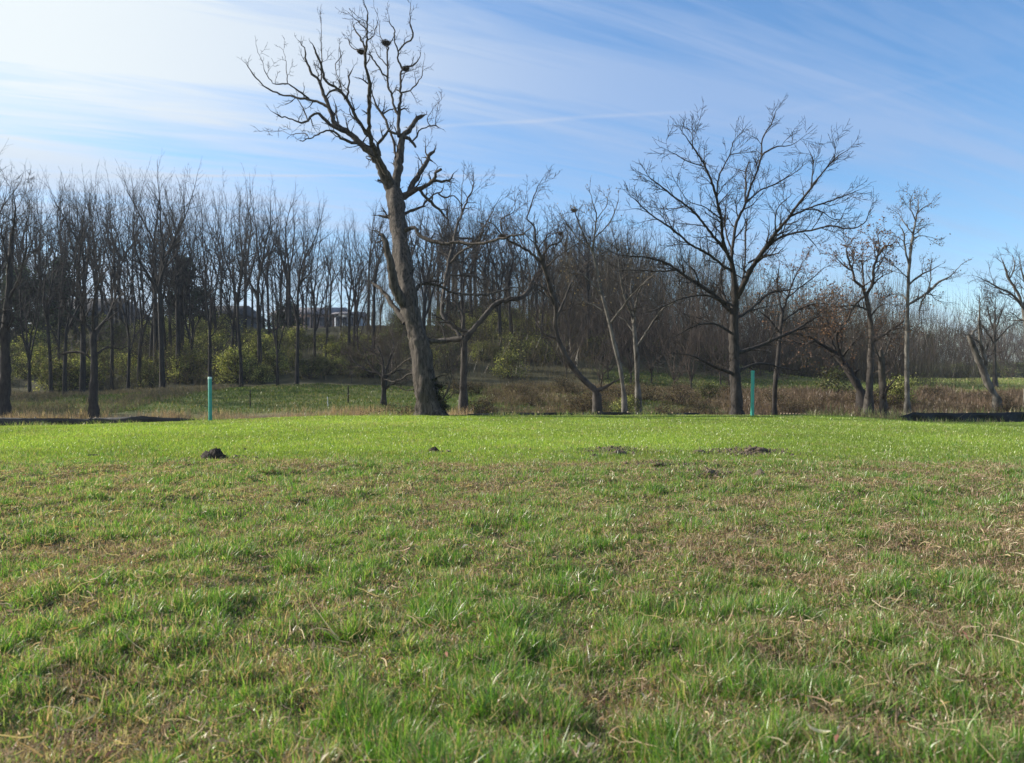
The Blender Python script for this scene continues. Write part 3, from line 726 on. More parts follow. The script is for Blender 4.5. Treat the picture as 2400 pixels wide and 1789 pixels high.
def hero(name, label, Y0, trunk, limbs, mats, P, twig_every=.35, seed=1, group=None, depth=.5, jit=.6, trunk_noise=.3, tlen=(.35, 1.1), trunk_twigs=0, leaves=None, sides=16, base_z=None, limb_name='limb', twmin=0.0, uptwig=.3):
    """trunk and limbs are rows (px, py, width px). Returns root"""
    rd = random.Random(seed)
    x0 = (trunk[0][0] - CX) / F * Y0
    gz = tz(x0, Y0)
    root = empty(name, (x0, Y0, gz)); tag(root, label, 'tree', group)
    known = []   # (px, py, Y)
    def build(rows, first, slope):
        rs = resample(rows, 7 if not first else 9)
        if first: Yb = Y0
        else:
            px, py = rows[0][0], rows[0][1]
            Yb = min(known, key=lambda q: (q[0] - px) ** 2 + (q[1] - py) ** 2)[2]
        pts, rad = [], []; Yc = Yb; prev = None; sl = slope
        for i, (px, py, w) in enumerate(rs):
            if prev is not None:
                dl = math.hypot(px - prev[0], py - prev[1]) / F * Yc
                sl += rd.gauss(0, .05); Yc += sl * dl
            prev = (px, py)
            if not first and i: px += rd.gauss(0, jit); py += rd.gauss(0, jit)
            known.append((px, py, Yc))
            X, Yw, Z = at(px, py, Yc)
            pts.append((X - x0, Yw - Y0, Z - gz)); rad.append(max(.5, w * rd.uniform(.92, 1.1)) / 2 / F * Yc)
        return pts, rad
    tp, trd = build(trunk, True, 0.0)
    # sink the foot into the ground with a flare
    tp[0] = (tp[0][0], tp[0][1], min(tp[0][2], -.15)); 
    trd[0] *= 1.45
    if len(trd) > 2: trd[1] *= 1.15
    me = tube_mesh('trunk', [([(tp, trd)], sides, trunk_noise)])
    link('trunk', me, M[mats[0]], root)
    out = {}; allp = [(tp, trd, True)]
    for rows in limbs:
        sl = rd.choice((-1, 1)) * rd.uniform(.15, depth)
        lp, lr = build(rows, False, sl)
        me = tube_mesh(limb_name, [([(lp, lr)], 8, trunk_noise * .6)])
        link(limb_name, me, M[mats[0]], root)
        allp.append((lp, lr, False))
    leafp = []
    for lp, lr, ist in allp:
        if ist and not trunk_twigs: continue
        L = 0; nxt = rd.uniform(.1, twig_every)
        tot = sum(math.dist(lp[i], lp[i - 1]) for i in range(1, len(lp)))
        te = twig_every if not ist else trunk_twigs
        for i in range(1, len(lp)):
            L += math.dist(lp[i], lp[i - 1])
            if L > nxt:
                nxt = L + te * rd.uniform(.5, 1.5)
                if L < tot * .12 and not ist: continue
                if lr[i] < twmin: continue
                d = nrm(tuple(lp[i][k] - lp[i - 1][k] for k in range(3)))
                cd = side_dir(d, R(rd.uniform(35, 70)), rd)
                cd = nrm((cd[0], cd[1], cd[2] + uptwig))
                ln = rd.uniform(*tlen) * (.6 + .6 * (1 - L / tot))
                grow(out, lp[i], cd, ln, min(lr[i] * .55, .03), 0, P, rd)
        if not ist:
            d = nrm(tuple(lp[-1][k] - lp[-2][k] for k in range(3)))
            if lr[-1] < .03: grow(out, lp[-1], d, tlen[1] * .3, max(.006, lr[-1] * .8), 1, P, rd)
    if out:
        big = out.get(0, []); rest = [q for k, v in out.items() if k > 0 for q in v]
        cm = tube_mesh('crown', [(big, 4, 0), (rest, 3, 0)])
        link('crown', cm, M[mats[1]], root)
        leafp = [q[0][-1] for q in rest]
    if leaves and leafp:
        nl, size, cols, w = leaves
        g_ = np.random.default_rng(seed)
        base = np.array(leafp)[g_.integers(0, len(leafp), nl)] + g_.normal(0, .05, (nl, 3)) * np.array([1, 1, 1])
        d = g_.normal(0, 1, (nl, 3)); d /= np.linalg.norm(d, axis=1, keepdims=True)
        s = np.cross(d, g_.normal(0, 1, (nl, 3))); s /= np.linalg.norm(s, axis=1, keepdims=True)
        l_ = g_.uniform(.5, 1.3, nl)[:, None] * size
        V = np.stack([base - d * l_ * .5, base + s * l_ * .35, base + d * l_ * .5, base - s * l_ * .35], 1).reshape(-1, 3)
        C = np.array(cols)[g_.choice(len(cols), nl, p=np.array(w) / sum(w))] * g_.uniform(.7, 1.3, nl)[:, None]
        link('dead_leaves', mesh_np('dead_leaves', V, quads=np.arange(nl * 4).reshape(-1, 4), color=np.repeat(C, 4, axis=0)), M['dryleaf'], root)
    root['_known'] = 0
    del root['_known']
    return root, known

A = lambda xy, w: crop(zipw(xy, w), 550, 0, 3.303)
B = lambda xy, w: crop(zipw(xy, w), 850, 400, 2.753)
dead_trunk = [(1010, 985, 66), (1006, 968, 60), (1001, 940, 54), (995, 908, 50), (990, 870, 47), (988, 836, 46), (982, 800, 44), (970, 763, 38), (960, 727, 40), (954, 672, 37), (946, 618, 41), (938, 563, 36), (931, 509, 35), (927, 470, 37), (923, 450, 33), (920, 434, 25), (918, 422, 12)]
dead_limbs = [
 A([(1215,1480),(1160,1390),(1120,1290),(1075,1210),(1010,1150),(950,1090),(900,1040),(830,1000),(780,960),(745,880),(720,800),(690,730),(660,650),(640,610),(600,575),(575,520),(550,450),(545,390),(510,330),(487,305)], [24,20,19,18,16,15,13,12,11,10,9,8,7,6,6,5,4,3,2,1]),
 A([(1235,1460),(1190,1370),(1130,1260),(1100,1190),(1060,1100),(1040,1020),(1040,900),(1045,750),(1045,620),(1015,540),(1010,440),(1025,330),(1025,200),(1030,100),(1005,40),(995,5)], [20,15,13,12,11,10,9,9,8,7,6,5,4,3,2,1]),
 A([(1035,1050),(960,940),(900,830),(860,760),(800,685),(730,650),(690,600),(665,500),(640,430),(612,365)], [9,8,7,7,6,6,6,5,5,4]),
 A([(860,1020),(740,970),(690,920),(640,875),(590,910),(540,950),(490,945),(420,915),(350,900),(280,860)], [9,8,7,6,5,5,4,3,3,1]),
 A([(725,830),(640,790),(560,770),(480,750),(380,740),(300,710),(220,660),(150,590),(110,520),(72,478)], [7,6,6,5,4,4,3,3,2,1]),
 A([(575,765),(500,710),(420,655),(350,650),(290,645),(250,580),(210,480),(165,350)], [4,4,3,3,2,2,1,1]),
 A([(410,650),(400,560),(390,440),(362,370)], [2,2,1,1]),
 A([(960,1110),(880,1100),(820,1070),(780,1025),(710,1015),(640,1040),(580,1075),(505,1090)], [9,7,6,5,4,3,3,2]),
 A([(575,1070),(540,1030),(480,1030),(440,1045),(370,1015),(260,1020),(170,1012)], [2,2,2,1,1,1,1]),
 A([(805,690),(820,650),(790,580),(785,500),(820,430),(805,350)], [3,3,2,2,2,1]),
 A([(870,765),(880,660),(890,590),(925,515)], [5,4,4,1]),
 A([(665,650),(670,560),(675,400),(665,90)], [3,3,2,1]),
 A([(700,760),(740,710),(800,690)], [4,4,4]),
 A([(562,925),(530,840),(490,770)], [3,3,2]),
 A([(850,770),(820,660),(790,610)], [3,2,2]),
 A([(1235,1460),(1262,1340),(1272,1220),(1287,1120),(1300,1060),(1345,1010),(1390,940),(1440,905),(1468,893)], [24,21,19,17,15,12,11,9,3]),
 A([(1295,1060),(1350,1075),(1402,1140)], [9,8,6]),
 A([(1245,1360),(1248,1200),(1215,1050),(1180,960),(1140,880),(1100,820),(1070,740),(1060,650)], [6,6,5,6,6,5,3,2]),
 A([(1125,1210),(1108,1120),(1160,1060),(1190,1015),(1240,1030),(1290,1042)], [7,7,6,6,6,6]),
 A([(1270,1060),(1265,960),(1270,870),(1285,760),(1280,650),(1290,560),(1310,530),(1380,510),(1420,480),(1440,440)], [8,8,8,6,5,5,4,4,3,2]),
 A([(1292,530),(1265,450),(1270,400),(1310,345),(1380,290),(1360,200),(1355,110),(1365,30)], [4,4,4,4,4,3,2,1]),
 A([(1268,410),(1240,320),(1235,240),(1200,180),(1190,120)], [3,3,3,2,1]),
 A([(1268,890),(1235,830),(1215,740),(1185,650),(1190,540),(1185,430),(1178,350)], [6,6,5,5,4,4,4]),
 A([(1180,350),(1230,290)], [3,2]), A([(1178,350),(1130,290),(1120,180)], [3,2,1]),
 A([(1190,610),(1150,570),(1100,500),(1060,440),(1040,420)], [4,4,4,3,3]),
 A([(1188,520),(1110,430),(1065,340)], [3,2,1]),
 A([(1145,885),(1200,850),(1270,830),(1310,815),(1312,770)], [4,3,3,2,1]),
 A([(1285,720),(1350,700),(1400,660),(1445,600),(1455,550),(1462,480)], [4,3,3,2,2,1]),
 A([(1380,1090),(1415,1060),(1425,1020),(1480,985),(1555,970),(1580,990)], [4,4,3,3,3,2]),
 A([(1515,972),(1490,930),(1530,850),(1595,770),(1597,720)], [2,2,1,1,1]), A([(1558,970),(1565,880),(1585,760)], [2,1,1]),
 A([(1010,380),(970,290),(920,210)], [4,4,3]), A([(1025,240),(960,170),(890,110)], [3,2,1]),
 A([(1008,440),(990,400),(930,385),(895,350),(870,290)], [4,3,3,2,1]),
 A([(1028,310),(1075,280),(1100,200),(1110,150),(1092,80)], [3,2,2,1,1]),
 A([(1260,1530),(1340,1505),(1380,1420),(1440,1330),(1480,1260),(1520,1190),(1555,1155)], [20,15,13,11,10,9,3]),
 A([(1495,1225),(1530,1250)], [6,3]), A([(1495,1215),(1480,1180),(1475,1100)], [4,3,1]),
 A([(1330,1510),(1380,1480),(1440,1460),(1500,1420),(1540,1390),(1560,1340),(1600,1305)], [13,12,10,9,8,7,6]),
 A([(1535,1400),(1600,1405),(1660,1390),(1690,1350)], [7,6,5,3]),
 B([(365,120),(405,170),(440,210),(490,250),(520,290),(540,305)], [6,7,7,6,5,3]),
 B([(230,300),(330,250),(390,230),(410,195),(460,165),(510,130),(525,90)], [9,6,5,5,4,3,1]),
 B([(490,150),(530,175),(570,160),(610,180),(635,215),(640,290)], [4,4,3,3,2,1]),
 B([(220,330),(160,300),(100,290)], [14,9,4]), A([(1215,1430),(1165,1410),(1110,1395)], [9,7,5]),
 B([(300,900),(240,820),(205,740),(187,640),(165,540),(140,450),(122,405)], [27,25,22,20,17,12,7]), B([(150,470),(110,400),(60,385)], [6,5,2]),
 B([(280,980),(200,880),(150,800),(100,750),(60,725)], [16,12,10,7,4]),
 B([(250,390),(330,370),(380,430),(450,455),(530,470),(600,460),(700,470),(800,465),(880,440),(960,420),(1030,410),(1075,380)], [12,9,9,9,8,7,6,6,6,5,4,2]),
 B([(310,830),(360,750),(400,730),(470,735),(520,760),(600,790),(720,800),(800,800),(880,780),(940,760),(1030,755)], [11,9,8,7,7,6,5,5,4,3,2]),
 B([(350,1100),(440,1098),(540,1105)], [14,11,8]),
 [(985, 868, 5), (955, 880, 4), (925, 895, 3), (900, 888, 2)], [(980, 830, 4), (945, 850, 3), (912, 878, 2)], [(990, 900, 4), (960, 915, 3), (930, 905, 2)], [(1010, 890, 4), (1040, 880, 3), (1060, 900, 2)],
 B([(440,1530),(500,1490),(540,1440),(570,1330),(575,1200)], [7,6,5,3,2]),
]
PD = dict(n=[6, 5, 3], wander=.24, trop=.05, rmin=.0055, kids=[4, 3], t0=.2, ang=(30, 60), ratio=.5, depth=3, taper=.4, lmin=.07)
dead_trunk = [(a, b, c * 1.0) for a, b, c in dead_trunk]
dead, kn = hero('dead_tree', 'huge gnarled dead tree with broken limbs and peeling pale bark beside the ditch', 21.3, dead_trunk, dead_limbs, ('deadbark', 'darkbark'), PD, twig_every=.36, seed=3, trunk_noise=.27, tlen=(.15, .65), sides=28, depth=.7, jit=1.0, trunk_twigs=.3)

# walnut
W_ = lambda xy, w: crop(zipw(xy, w), 1400, 200, 2.0657)
wal_trunk = W_([(677,1612),(675,1570),(672,1480),(665,1380),(662,1250),(662,1130),(668,1020),(660,920),(645,830)], [34,29,27,24,22,19,17,13,10])
wal_limbs = [W_(a, [q * .86 for q in b]) for a, b in [
 ([(650,860),(610,760),(600,650),(575,540),(550,460),(520,390),(470,310),(420,240),(400,210)], [10,9,8,7,6,5,4,2,1]),
 ([(635,820),(560,730),(500,650),(440,590),(370,540),(310,490),(240,440),(205,425)], [9,7,6,5,5,4,2,1]),
 ([(650,840),(670,680),(710,590),(740,500),(780,400),(800,340),(860,300),(940,290),(1010,240)], [9,8,7,6,5,5,4,2,1]),
 ([(795,350),(800,260),(840,190),(870,110)], [4,4,3,1]),
 ([(715,575),(790,510),(860,480),(930,440),(990,400)], [5,4,4,3,1]),
 ([(675,1030),(740,900),(800,810),(860,720),(920,650),(970,580),(1040,490),(1100,410),(1170,340),(1215,315)], [16,14,12,10,8,7,6,4,3,1]),
 ([(1035,495),(1045,370),(1020,310)], [4,3,1]), ([(935,635),(1040,590),(1130,560),(1210,530),(1275,505)], [6,5,4,3,1]),
 ([(810,800),(880,740),(960,715),(1050,700),(1130,680),(1210,695),(1290,670),(1320,600)], [8,7,6,5,5,4,3,1]),
 ([(660,1110),(580,1030),(500,970),(420,920),(350,870),(270,840),(200,830),(100,820),(60,800)], [13,11,10,8,7,6,4,3,1]),
 ([(380,895),(300,900),(200,895),(80,900)], [5,4,3,1]),
 ([(650,900),(610,875),(540,820),(450,770),(380,710),(310,660),(250,620),(190,560),(150,530)], [8,7,7,6,6,5,4,3,1]),
 ([(660,1120),(610,1010),(597,930),(605,870)], [8,7,6,5]),
 ([(690,1000),(702,950),(715,850),(718,700),(730,650),(740,640)], [6,6,5,5,4,2]),
 ([(675,1130),(760,1070),(830,1010),(900,995),(980,980)], [9,7,6,4,2]),
 ([(670,1300),(780,1265),(870,1225),(950,1190),(1020,1150),(1080,1110)], [12,10,8,7,5,3]),
 ([(670,1390),(750,1355),(820,1350),(880,1365),(960,1380)], [10,8,6,4,2]),
 ([(665,1400),(560,1360),(500,1330),(440,1305),(330,1298)], [10,7,5,3,1]),
 ([(660,1210),(580,1160),(520,1155),(440,1180),(370,1220)], [8,6,5,4,1]),
 ([(650,800),(620,700),(620,600),(630,500)], [5,4,3,1]),
 ([(578,550),(590,440),(640,340),(660,270),(690,240)], [4,4,3,2,1]),
 ([(716,560),(722,400),(745,370)], [5,4,2]), ([(730,860),(790,830),(860,820),(900,790)], [5,4,3,2]),
 ([(660,1070),(540,1020),(420,1030),(300,1080),(200,1110)], [7,5,4,3,1]),
 ([(600,650),(520,590),(440,560),(380,470)], [4,3,2,1]), ([(520,395),(440,370),(370,330),(330,310)], [3,3,2,1]),
 ([(430,590),(330,600),(250,590)], [3,2,1]), ([(370,715),(330,620),(300,560)], [3,2,1]), ([(860,720),(870,600),(930,540)], [4,3,2]),
 ([(1100,415),(1150,330),(1140,260)], [3,2,1]), ([(500,980),(470,900),(420,850),(400,790)], [4,3,2,1]), ([(250,620),(200,600),(150,600)], [2,2,1]),
 ([(1000,715),(1060,780)], [3,2]), ([(985,600),(1080,610),(1150,650),(1230,640)], [3,3,2,1]), ([(460,310),(460,240),(430,200)], [3,2,1]),
]]
PW = dict(n=[6, 5, 4, 3], wander=.13, trop=.03, rmin=.0055, kids=[5, 3, 3], t0=.12, ang=(28, 52), ratio=.55, depth=4, taper=.35, lmin=.08)
wal, _ = hero('walnut_tree', 'broad dark bare tree with a wide fan crown beside the right green pipe', 23.2, wal_trunk, wal_limbs, ('darkbark', 'darkbark'), PW, twig_every=.25, seed=8, trunk_noise=.15, tlen=(.32, .9), depth=.75, jit=.5, sides=16)

PS = dict(n=[6, 5, 4, 3], wander=.16, trop=.03, rmin=.006, kids=[4, 3, 3], t0=.2, ang=(30, 60), ratio=.52, depth=4, taper=.35, lmin=.08)
# gnarly tree behind the dead one
C3 = lambda xy, w: crop(zipw(xy, w), 1000, 350, 2.5417)
hero('gnarled_tree', 'dark crooked tree with a snaking limb just right of the dead tree', 30.0,
     B([(650,1485),(650,1430),(650,1300),(653,1180),(655,1090)], [19,17,16,15,15]),
     [B([(655,1100),(700,1040),(790,940),(860,860),(940,830),(1010,825),(1070,780),(1110,690),(1160,630)], [14,13,12,11,12,11,10,8,5]),
      B([(650,1095),(600,1030),(540,980),(510,900),(530,750),(550,600),(590,450),(610,360),(680,180),(710,120),(715,20)], [9,8,8,9,9,9,7,6,4,3,1]),
      B([(650,1080),(560,1095),(480,1100)], [13,12,8]),
      B([(700,1040),(610,1020),(560,980),(500,975)], [6,6,5,3]),
      B([(545,680),(640,675),(720,685),(760,710),(790,770)], [5,5,5,4,3]),
      B([(560,600),(640,520),(740,460),(800,330),(880,190)], [5,5,4,3,1]), B([(575,500),(500,420),(450,360)], [4,3,1]),
      B([(600,430),(680,440),(780,460),(860,450)], [5,4,3,2]), B([(850,870),(830,880),(790,800),(740,740)], [5,4,3,1]),
      B([(640,1040),(650,950),(610,870),(560,850)], [6,6,5,2]), B([(1060,790),(1120,760),(1210,830)], [4,4,2]), B([(640,270),(640,150),(650,30)], [3,2,1]),
      B([(575,560),(640,590),(700,530),(780,540)], [4,4,3,2])],
     ('greybark', 'darkbark'), PS, twig_every=.26, seed=12, tlen=(.4, 1.3), depth=.5, sides=12, jit=1.0)

hero('crooked_tree', 'crooked grey tree leaning left with thin nest bearing top behind the rough ground', 29.0,
     C3([(1020,1490),(1005,1440),(930,1370),(850,1270),(790,1150),(765,1050),(770,940),(740,840)], [18,15,14,13,11,10,10,11]),
     [C3([(745,850),(710,740),(680,640),(650,560),(640,460),(600,415),(620,340),(655,240),(695,170)], [11,10,8,6,4,3,3,2,1]),
      C3([(705,700),(620,620),(540,570),(470,530),(400,450),(350,430)], [7,6,5,4,3,1]), C3([(690,640),(730,580),(800,550),(812,500)], [5,4,3,3]),
      C3([(715,600),(705,530),(760,480),(790,470)], [4,3,2,1]), C3([(760,930),(700,830),(640,800)], [6,5,3]), C3([(765,1020),(820,900),(860,800),(930,700)], [6,5,4,2]),
      C3([(560,580),(480,540),(440,430),(520,370),(525,290)], [3,3,3,2,1]), C3([(780,1130),(700,1100),(640,1000)], [5,4,2]), C3([(700,720),(780,640),(900,560)], [4,3,2]),
      C3([(1010,1440),(1060,1420),(1120,1380)], [10,8,4])],
     ('greybark', 'browntwig'), PS, twig_every=.26, seed=14, tlen=(.4, 1.3), depth=.5, sides=10)

hero('pale_tree', 'slender pale barked tree holding a dark nest at its top left', 27.5,
     C3([(1180,1500),(1170,1430),(1150,1300),(1110,1130),(1080,1000),(1040,850),(1010,700),(990,600)], [11,10,9,9,8,7,6,6]),
     [C3([(990,610),(1000,500),(1010,400),(985,300),(970,240)], [5,4,3,2,1]), C3([(990,620),(940,520),(900,420),(885,380)], [4,3,3,2]),
      C3([(1000,530),(1080,450),(1130,350),(1140,290)], [3,3,2,1]), C3([(985,590),(900,530),(820,420),(780,370)], [3,3,2,1]),
      C3([(1045,870),(980,800),(920,740),(860,735)], [3,3,2,1]), C3([(1090,1040),(1160,950),(1240,850),(1350,750)], [5,4,3,2]),
      C3([(1080,990),(1000,930),(900,910)], [3,3,1]), C3([(1010,420),(1070,340),(1080,280)], [2,2,1]), C3([(1000,640),(1090,600),(1180,560)], [3,2,1])],
     ('palebark', 'greybark'), PS, twig_every=.3, seed=16, tlen=(.35, .9), depth=.5, sides=8, leaves=(260, .06, [(.3, .22, .12), (.2, .13, .08)], [1, 1]))
hero('twin_pale_tree', 'pale two stemmed tree right of the slender nest tree', 31.0,
     C3([(1262,1470),(1255,1400),(1250,1250),(1240,1120),(1230,1000)], [13,12,11,9,8]),
     [C3([(1235,1040),(1250,900),(1290,800),(1350,750)], [6,5,3,1]), C3([(1232,1020),(1180,880),(1150,740),(1140,640)], [6,5,3,1]),
      C3([(1250,1180),(1330,1060),(1400,960),(1500,900)], [6,5,4,2]), C3([(1245,1120),(1180,1020),(1100,980)], [4,3,1]), C3([(1232,1000),(1215,820),(1240,700)], [5,3,1])],
     ('palebark', 'greybark'), PS, twig_every=.32, seed=17, tlen=(.5, 1.4), depth=.5, sides=8)

# small trees of the right side
D_ = lambda xy, w: crop(zipw(xy, w), 1900, 400, 2.754)
LV = [(.16, .085, .055), (.22, .13, .09), (.10, .06, .045)]
hero('thin_tree', 'thin dark tree with clinging brown leaves right beside the right green pipe', 27.0,
     W_([(856,1610),(857,1560),(860,1450),(872,1340),(880,1250),(890,1150),(897,1080)], [13,11,11,10,9,8,7]),
     [W_([(893,1110),(930,1000),(960,920),(1000,850)], [5,4,3,1]), W_([(893,1100),(870,980),(880,880)], [5,4,2]), W_([(885,1200),(820,1120),(770,1090)], [4,3,1]), W_([(890,1150),(970,1090),(1050,1060),(1130,1060)], [4,4,3,1]), W_([(910,1040),(980,980),(1060,920),(1100,880)], [4,3,2,1]), W_([(882,1220),(960,1200),(1040,1220)], [4,3,1])],
     ('darkbark', 'browntwig'), PS, twig_every=.18, seed=21, tlen=(.5, 1.1), leaves=(900, .075, LV, [1, 1, 1]), sides=8)
hero('leaning_tree', 'thick dark trunk leaning far to the left under a tangled crown', 31.0,
     D_([(345,1480),(330,1440),(290,1370),(240,1290),(190,1220),(140,1165)], [22,19,17,16,14,12]),
     [D_([(150,1180),(100,1140),(60,1120),(10,1085),(-60,1050)], [9,7,6,5,2]), D_([(215,1255),(180,1150),(170,1060),(220,980),(240,930)], [8,6,5,4,2]), D_([(285,1350),(290,1300),(315,1280)], [7,6,4]),
      D_([(170,1200),(120,1060),(60,960),(-10,880)], [6,5,4,2]), D_([(175,1060),(110,980),(100,880),(160,800)], [5,4,3,1]), D_([(180,1200),(200,1080),(150,960),(60,900)], [5,4,3,1]), D_([(30,1100),(-60,1120),(-150,1080)], [5,4,2]), D_([(-10,1080),(-60,980),(-80,870)], [4,3,1]), D_([(190,1220),(270,1120),(330,1060)], [5,4,2])],
     ('darkbark', 'browntwig'), PS, twig_every=.17, seed=22, tlen=(.6, 1.5), leaves=(1500, .08, LV, [1, 1, 1]), sides=12)
hero('forked_tree', 'grey forked tree with rusty leaf clusters between leaning trunk and tall pale tree', 29.5,
     D_([(375,1490),(376,1440),(382,1300),(390,1150),(390,1020),(375,900),(357,800)], [19,17,15,13,11,10,9]),
     [D_([(357,810),(330,750),(290,720),(270,650),(240,560),(230,500)], [7,7,6,5,4,2]), D_([(360,800),(400,730),(405,640),(430,560),(480,490),(550,485)], [8,7,6,6,5,2]), D_([(392,1110),(450,1070),(520,1030),(600,970)], [8,7,6,4]),
      D_([(355,810),(320,830),(270,890),(230,980),(165,1045)], [6,5,5,4,2]), D_([(345,770),(340,690),(330,600),(340,500)], [4,4,3,1]), D_([(430,565),(440,480),(430,400)], [4,3,1]), D_([(270,650),(200,600),(160,560)], [3,3,1]), D_([(400,740),(450,690),(540,650)], [4,3,1]), D_([(380,950),(440,880),(500,860)], [4,3,1]), D_([(375,900),(280,870),(180,880)], [5,4,2])],
     ('greybark', 'browntwig'), PS, twig_every=.16, seed=23, tlen=(.4, 1.1), leaves=(1700, .08, LV, [1, 1, 1]), sides=12)
hero('tall_pale_tree', 'tall slim pale tree with scattered seed balls near the right side', 29.0,
     D_([(622,1530),(622,1480),(620,1300),(620,1100),(625,900),(630,700),(637,600)], [12,11,10,9,8,7,7]),
     [D_([(636,620),(650,480),(670,360),(690,260),(700,180)], [6,6,4,3,1]), D_([(636,610),(612,520),(600,400),(570,350)], [5,4,3,1]), D_([(626,870),(740,800),(830,720),(900,680),(985,595)], [6,6,5,3,1]), D_([(790,760),(770,760),(710,860),(700,940)], [4,4,4,2]),
      D_([(632,740),(700,680),(760,650),(840,610)], [5,4,3,1]), D_([(690,275),(740,230),(790,210)], [3,2,1]), D_([(624,850),(590,800),(545,795)], [4,3,1]), D_([(655,440),(720,420),(800,440)], [3,2,1]), D_([(660,410),(600,330),(560,270)], [3,2,1]), D_([(632,700),(570,640),(520,600)], [3,2,1]), D_([(680,330),(640,230),(660,150)], [3,2,1]), D_([(765,780),(775,680),(780,600)], [3,2,1])],
     ('palebark', 'greybark'), PS, twig_every=.24, seed=24, tlen=(.35, .85), leaves=(700, .06, [(.12, .08, .05), (.18, .13, .08)], [1, 1]), sides=8)
hero('vine_stump', 'upright broken trunk wrapped in vines at the foot of the forked tree', 25.0,
     D_([(470,1590),(468,1540),(465,1450),(460,1300),(455,1200),(452,1160)], [22,19,17,15,13,8]),
     [D_([(475,1460),(500,1400),(540,1350)], [6,5,3]), D_([(458,1250),(430,1180),(400,1100)], [5,4,1]), D_([(460,1220),(500,1120),(530,1010)], [5,3,1])],
     ('greybark', 'browntwig'), PD, twig_every=.12, seed=25, tlen=(.3, .7), trunk_twigs=.12, sides=10)
hero('leaning_snag', 'pale broken snag leaning left at the edge of the right meadow', 31.0,
     D_([(1215,1510),(1200,1470),(1150,1390),(1110,1290),(1070,1190),(1040,1110),(1022,1060)], [17,15,15,14,13,13,9]),
     [D_([(1030,1080),(1050,1040),(1075,1020)], [7,5,3]), D_([(1120,1290),(1130,1230),(1095,1100),(1090,960),(1090,830)], [8,7,7,5,2]), D_([(1105,1190),(1140,1150),(1150,1080)], [4,3,1]), D_([(1130,1230),(1110,1190),(1100,1160)], [6,4,3])],
     ('palebark', 'greybark'), PD, twig_every=.5, seed=26, tlen=(.3, .8), sides=12)
hero('edge_tree', 'bare spreading tree cut by the right edge of the photo', 33.0,
     D_([(1400,1440),(1400,1300),(1395,1100),(1385,960),(1372,880)], [14,12,11,10,8]),
     [D_([(1375,900),(1340,800),(1280,700),(1260,640),(1230,560)], [6,6,5,4,1]), D_([(1375,890),(1300,800),(1220,760),(1150,720),(1070,680)], [6,5,4,3,1]), D_([(1375,880),(1390,760),(1360,640),(1350,560)], [6,5,3,1]), D_([(1390,970),(1360,965),(1320,970)], [6,5,3]), D_([(1280,700),(1320,620),(1300,540)], [3,3,1]), D_([(1385,900),(1450,780),(1500,700)], [6,5,2])],
     ('palebark', 'greybark'), PS, twig_every=.3, seed=27, tlen=(.5, 1.1), sides=10)
hero('meadow_tree', 'small round bare tree standing in the right meadow behind the leaning snag', 62.0,
     D_([(1190,1370),(1187,1300),(1185,1150),(1190,1000)], [10,8,7,5]),
     [D_([(1188,1050),(1150,930),(1130,840)], [4,3,1]), D_([(1188,1030),(1230,920),(1260,850)], [4,3,1]), D_([(1190,1010),(1190,900),(1195,820)], [4,3,1]), D_([(1186,1120),(1120,1020),(1080,960)], [4,3,1]), D_([(1187,1110),(1260,1030),(1310,980)], [4,3,1])],
     ('greybark', 'greybark'), dict(PS, rmin=.012), twig_every=.35, seed=28, tlen=(.9, 2.4), sides=8)
E_ = lambda xy, w: crop(zipw(xy, w), 0, 350, 2.5417)
hero('low_forked_tree', 'low dark forked tree standing forward of the left wood', 29.0,
     E_([(560,1570),(557,1520),(556,1400),(560,1250),(556,1130),(560,1090)], [22,19,17,15,14,12]),
     [E_([(556,1110),(510,1050),(470,1020),(420,990),(380,940),(300,960),(260,990)], [8,7,6,5,4,3,2]), E_([(560,1100),(600,1050),(650,990),(680,900),(700,800)], [9,7,6,5,2]), E_([(560,1100),(555,980),(570,850),(620,740)], [7,6,4,2]), E_([(557,1250),(480,1210),(400,1210),(350,1240)], [6,5,4,2]), E_([(560,1230),(640,1180),(720,1190),(800,1150)], [6,4,3,1]), E_([(510,1050),(490,950),(440,850),(430,740)], [5,4,3,1])],
     ('darkbark', 'darkbark'), PS, twig_every=.28, seed=31, tlen=(.5, 1.2), sides=12)
hero('left_edge_tree', 'thick dark trunk at the very left edge of the photo', 30.0,
     E_([(20,1560),(22,1500),(28,1350),(30,1150),(45,950),(60,700),(70,500)], [28,25,23,20,17,13,9]),
     [E_([(30,1180),(-20,1050),(-60,900)], [8,6,3]), E_([(32,1100),(80,1000),(60,960),(0,965)], [6,5,4,2]), E_([(48,900),(110,780),(150,620),(160,480)], [8,6,4,1]), E_([(60,720),(20,560),(0,400)], [6,4,1]), E_([(68,520),(90,380),(80,240)], [6,4,1])],
     ('darkbark', 'darkbark'), PS, twig_every=.3, seed=32, tlen=(.6, 1.5), sides=12)
G_ = lambda xy, w: crop(zipw(xy, w), 600, 650, 3.1657)
hero('low_spreading_tree', 'small dark tree with low spreading crown just left of the dead tree', 33.0,
     G_([(945,930),(948,900),(950,840),(950,780),(948,730)], [13,11,11,13,12]),
     [G_([(948,760),(900,710),(840,700),(760,650),(720,620)], [7,6,5,4,2]), G_([(948,750),(1000,720),(1060,690),(1130,690)], [6,5,4,2]), G_([(948,740),(940,620),(900,520),(860,440)], [6,5,3,1]), G_([(948,740),(990,620),(1020,500),(1010,400)], [6,5,3,1]), G_([(900,710),(830,620),(800,520)], [4,3,1]), G_([(955,840),(990,800),(1060,790),(1100,800)], [5,4,3,1])],
     ('darkbark', 'browntwig'), PS, twig_every=.2, seed=33, tlen=(.6, 1.5), sides=10)

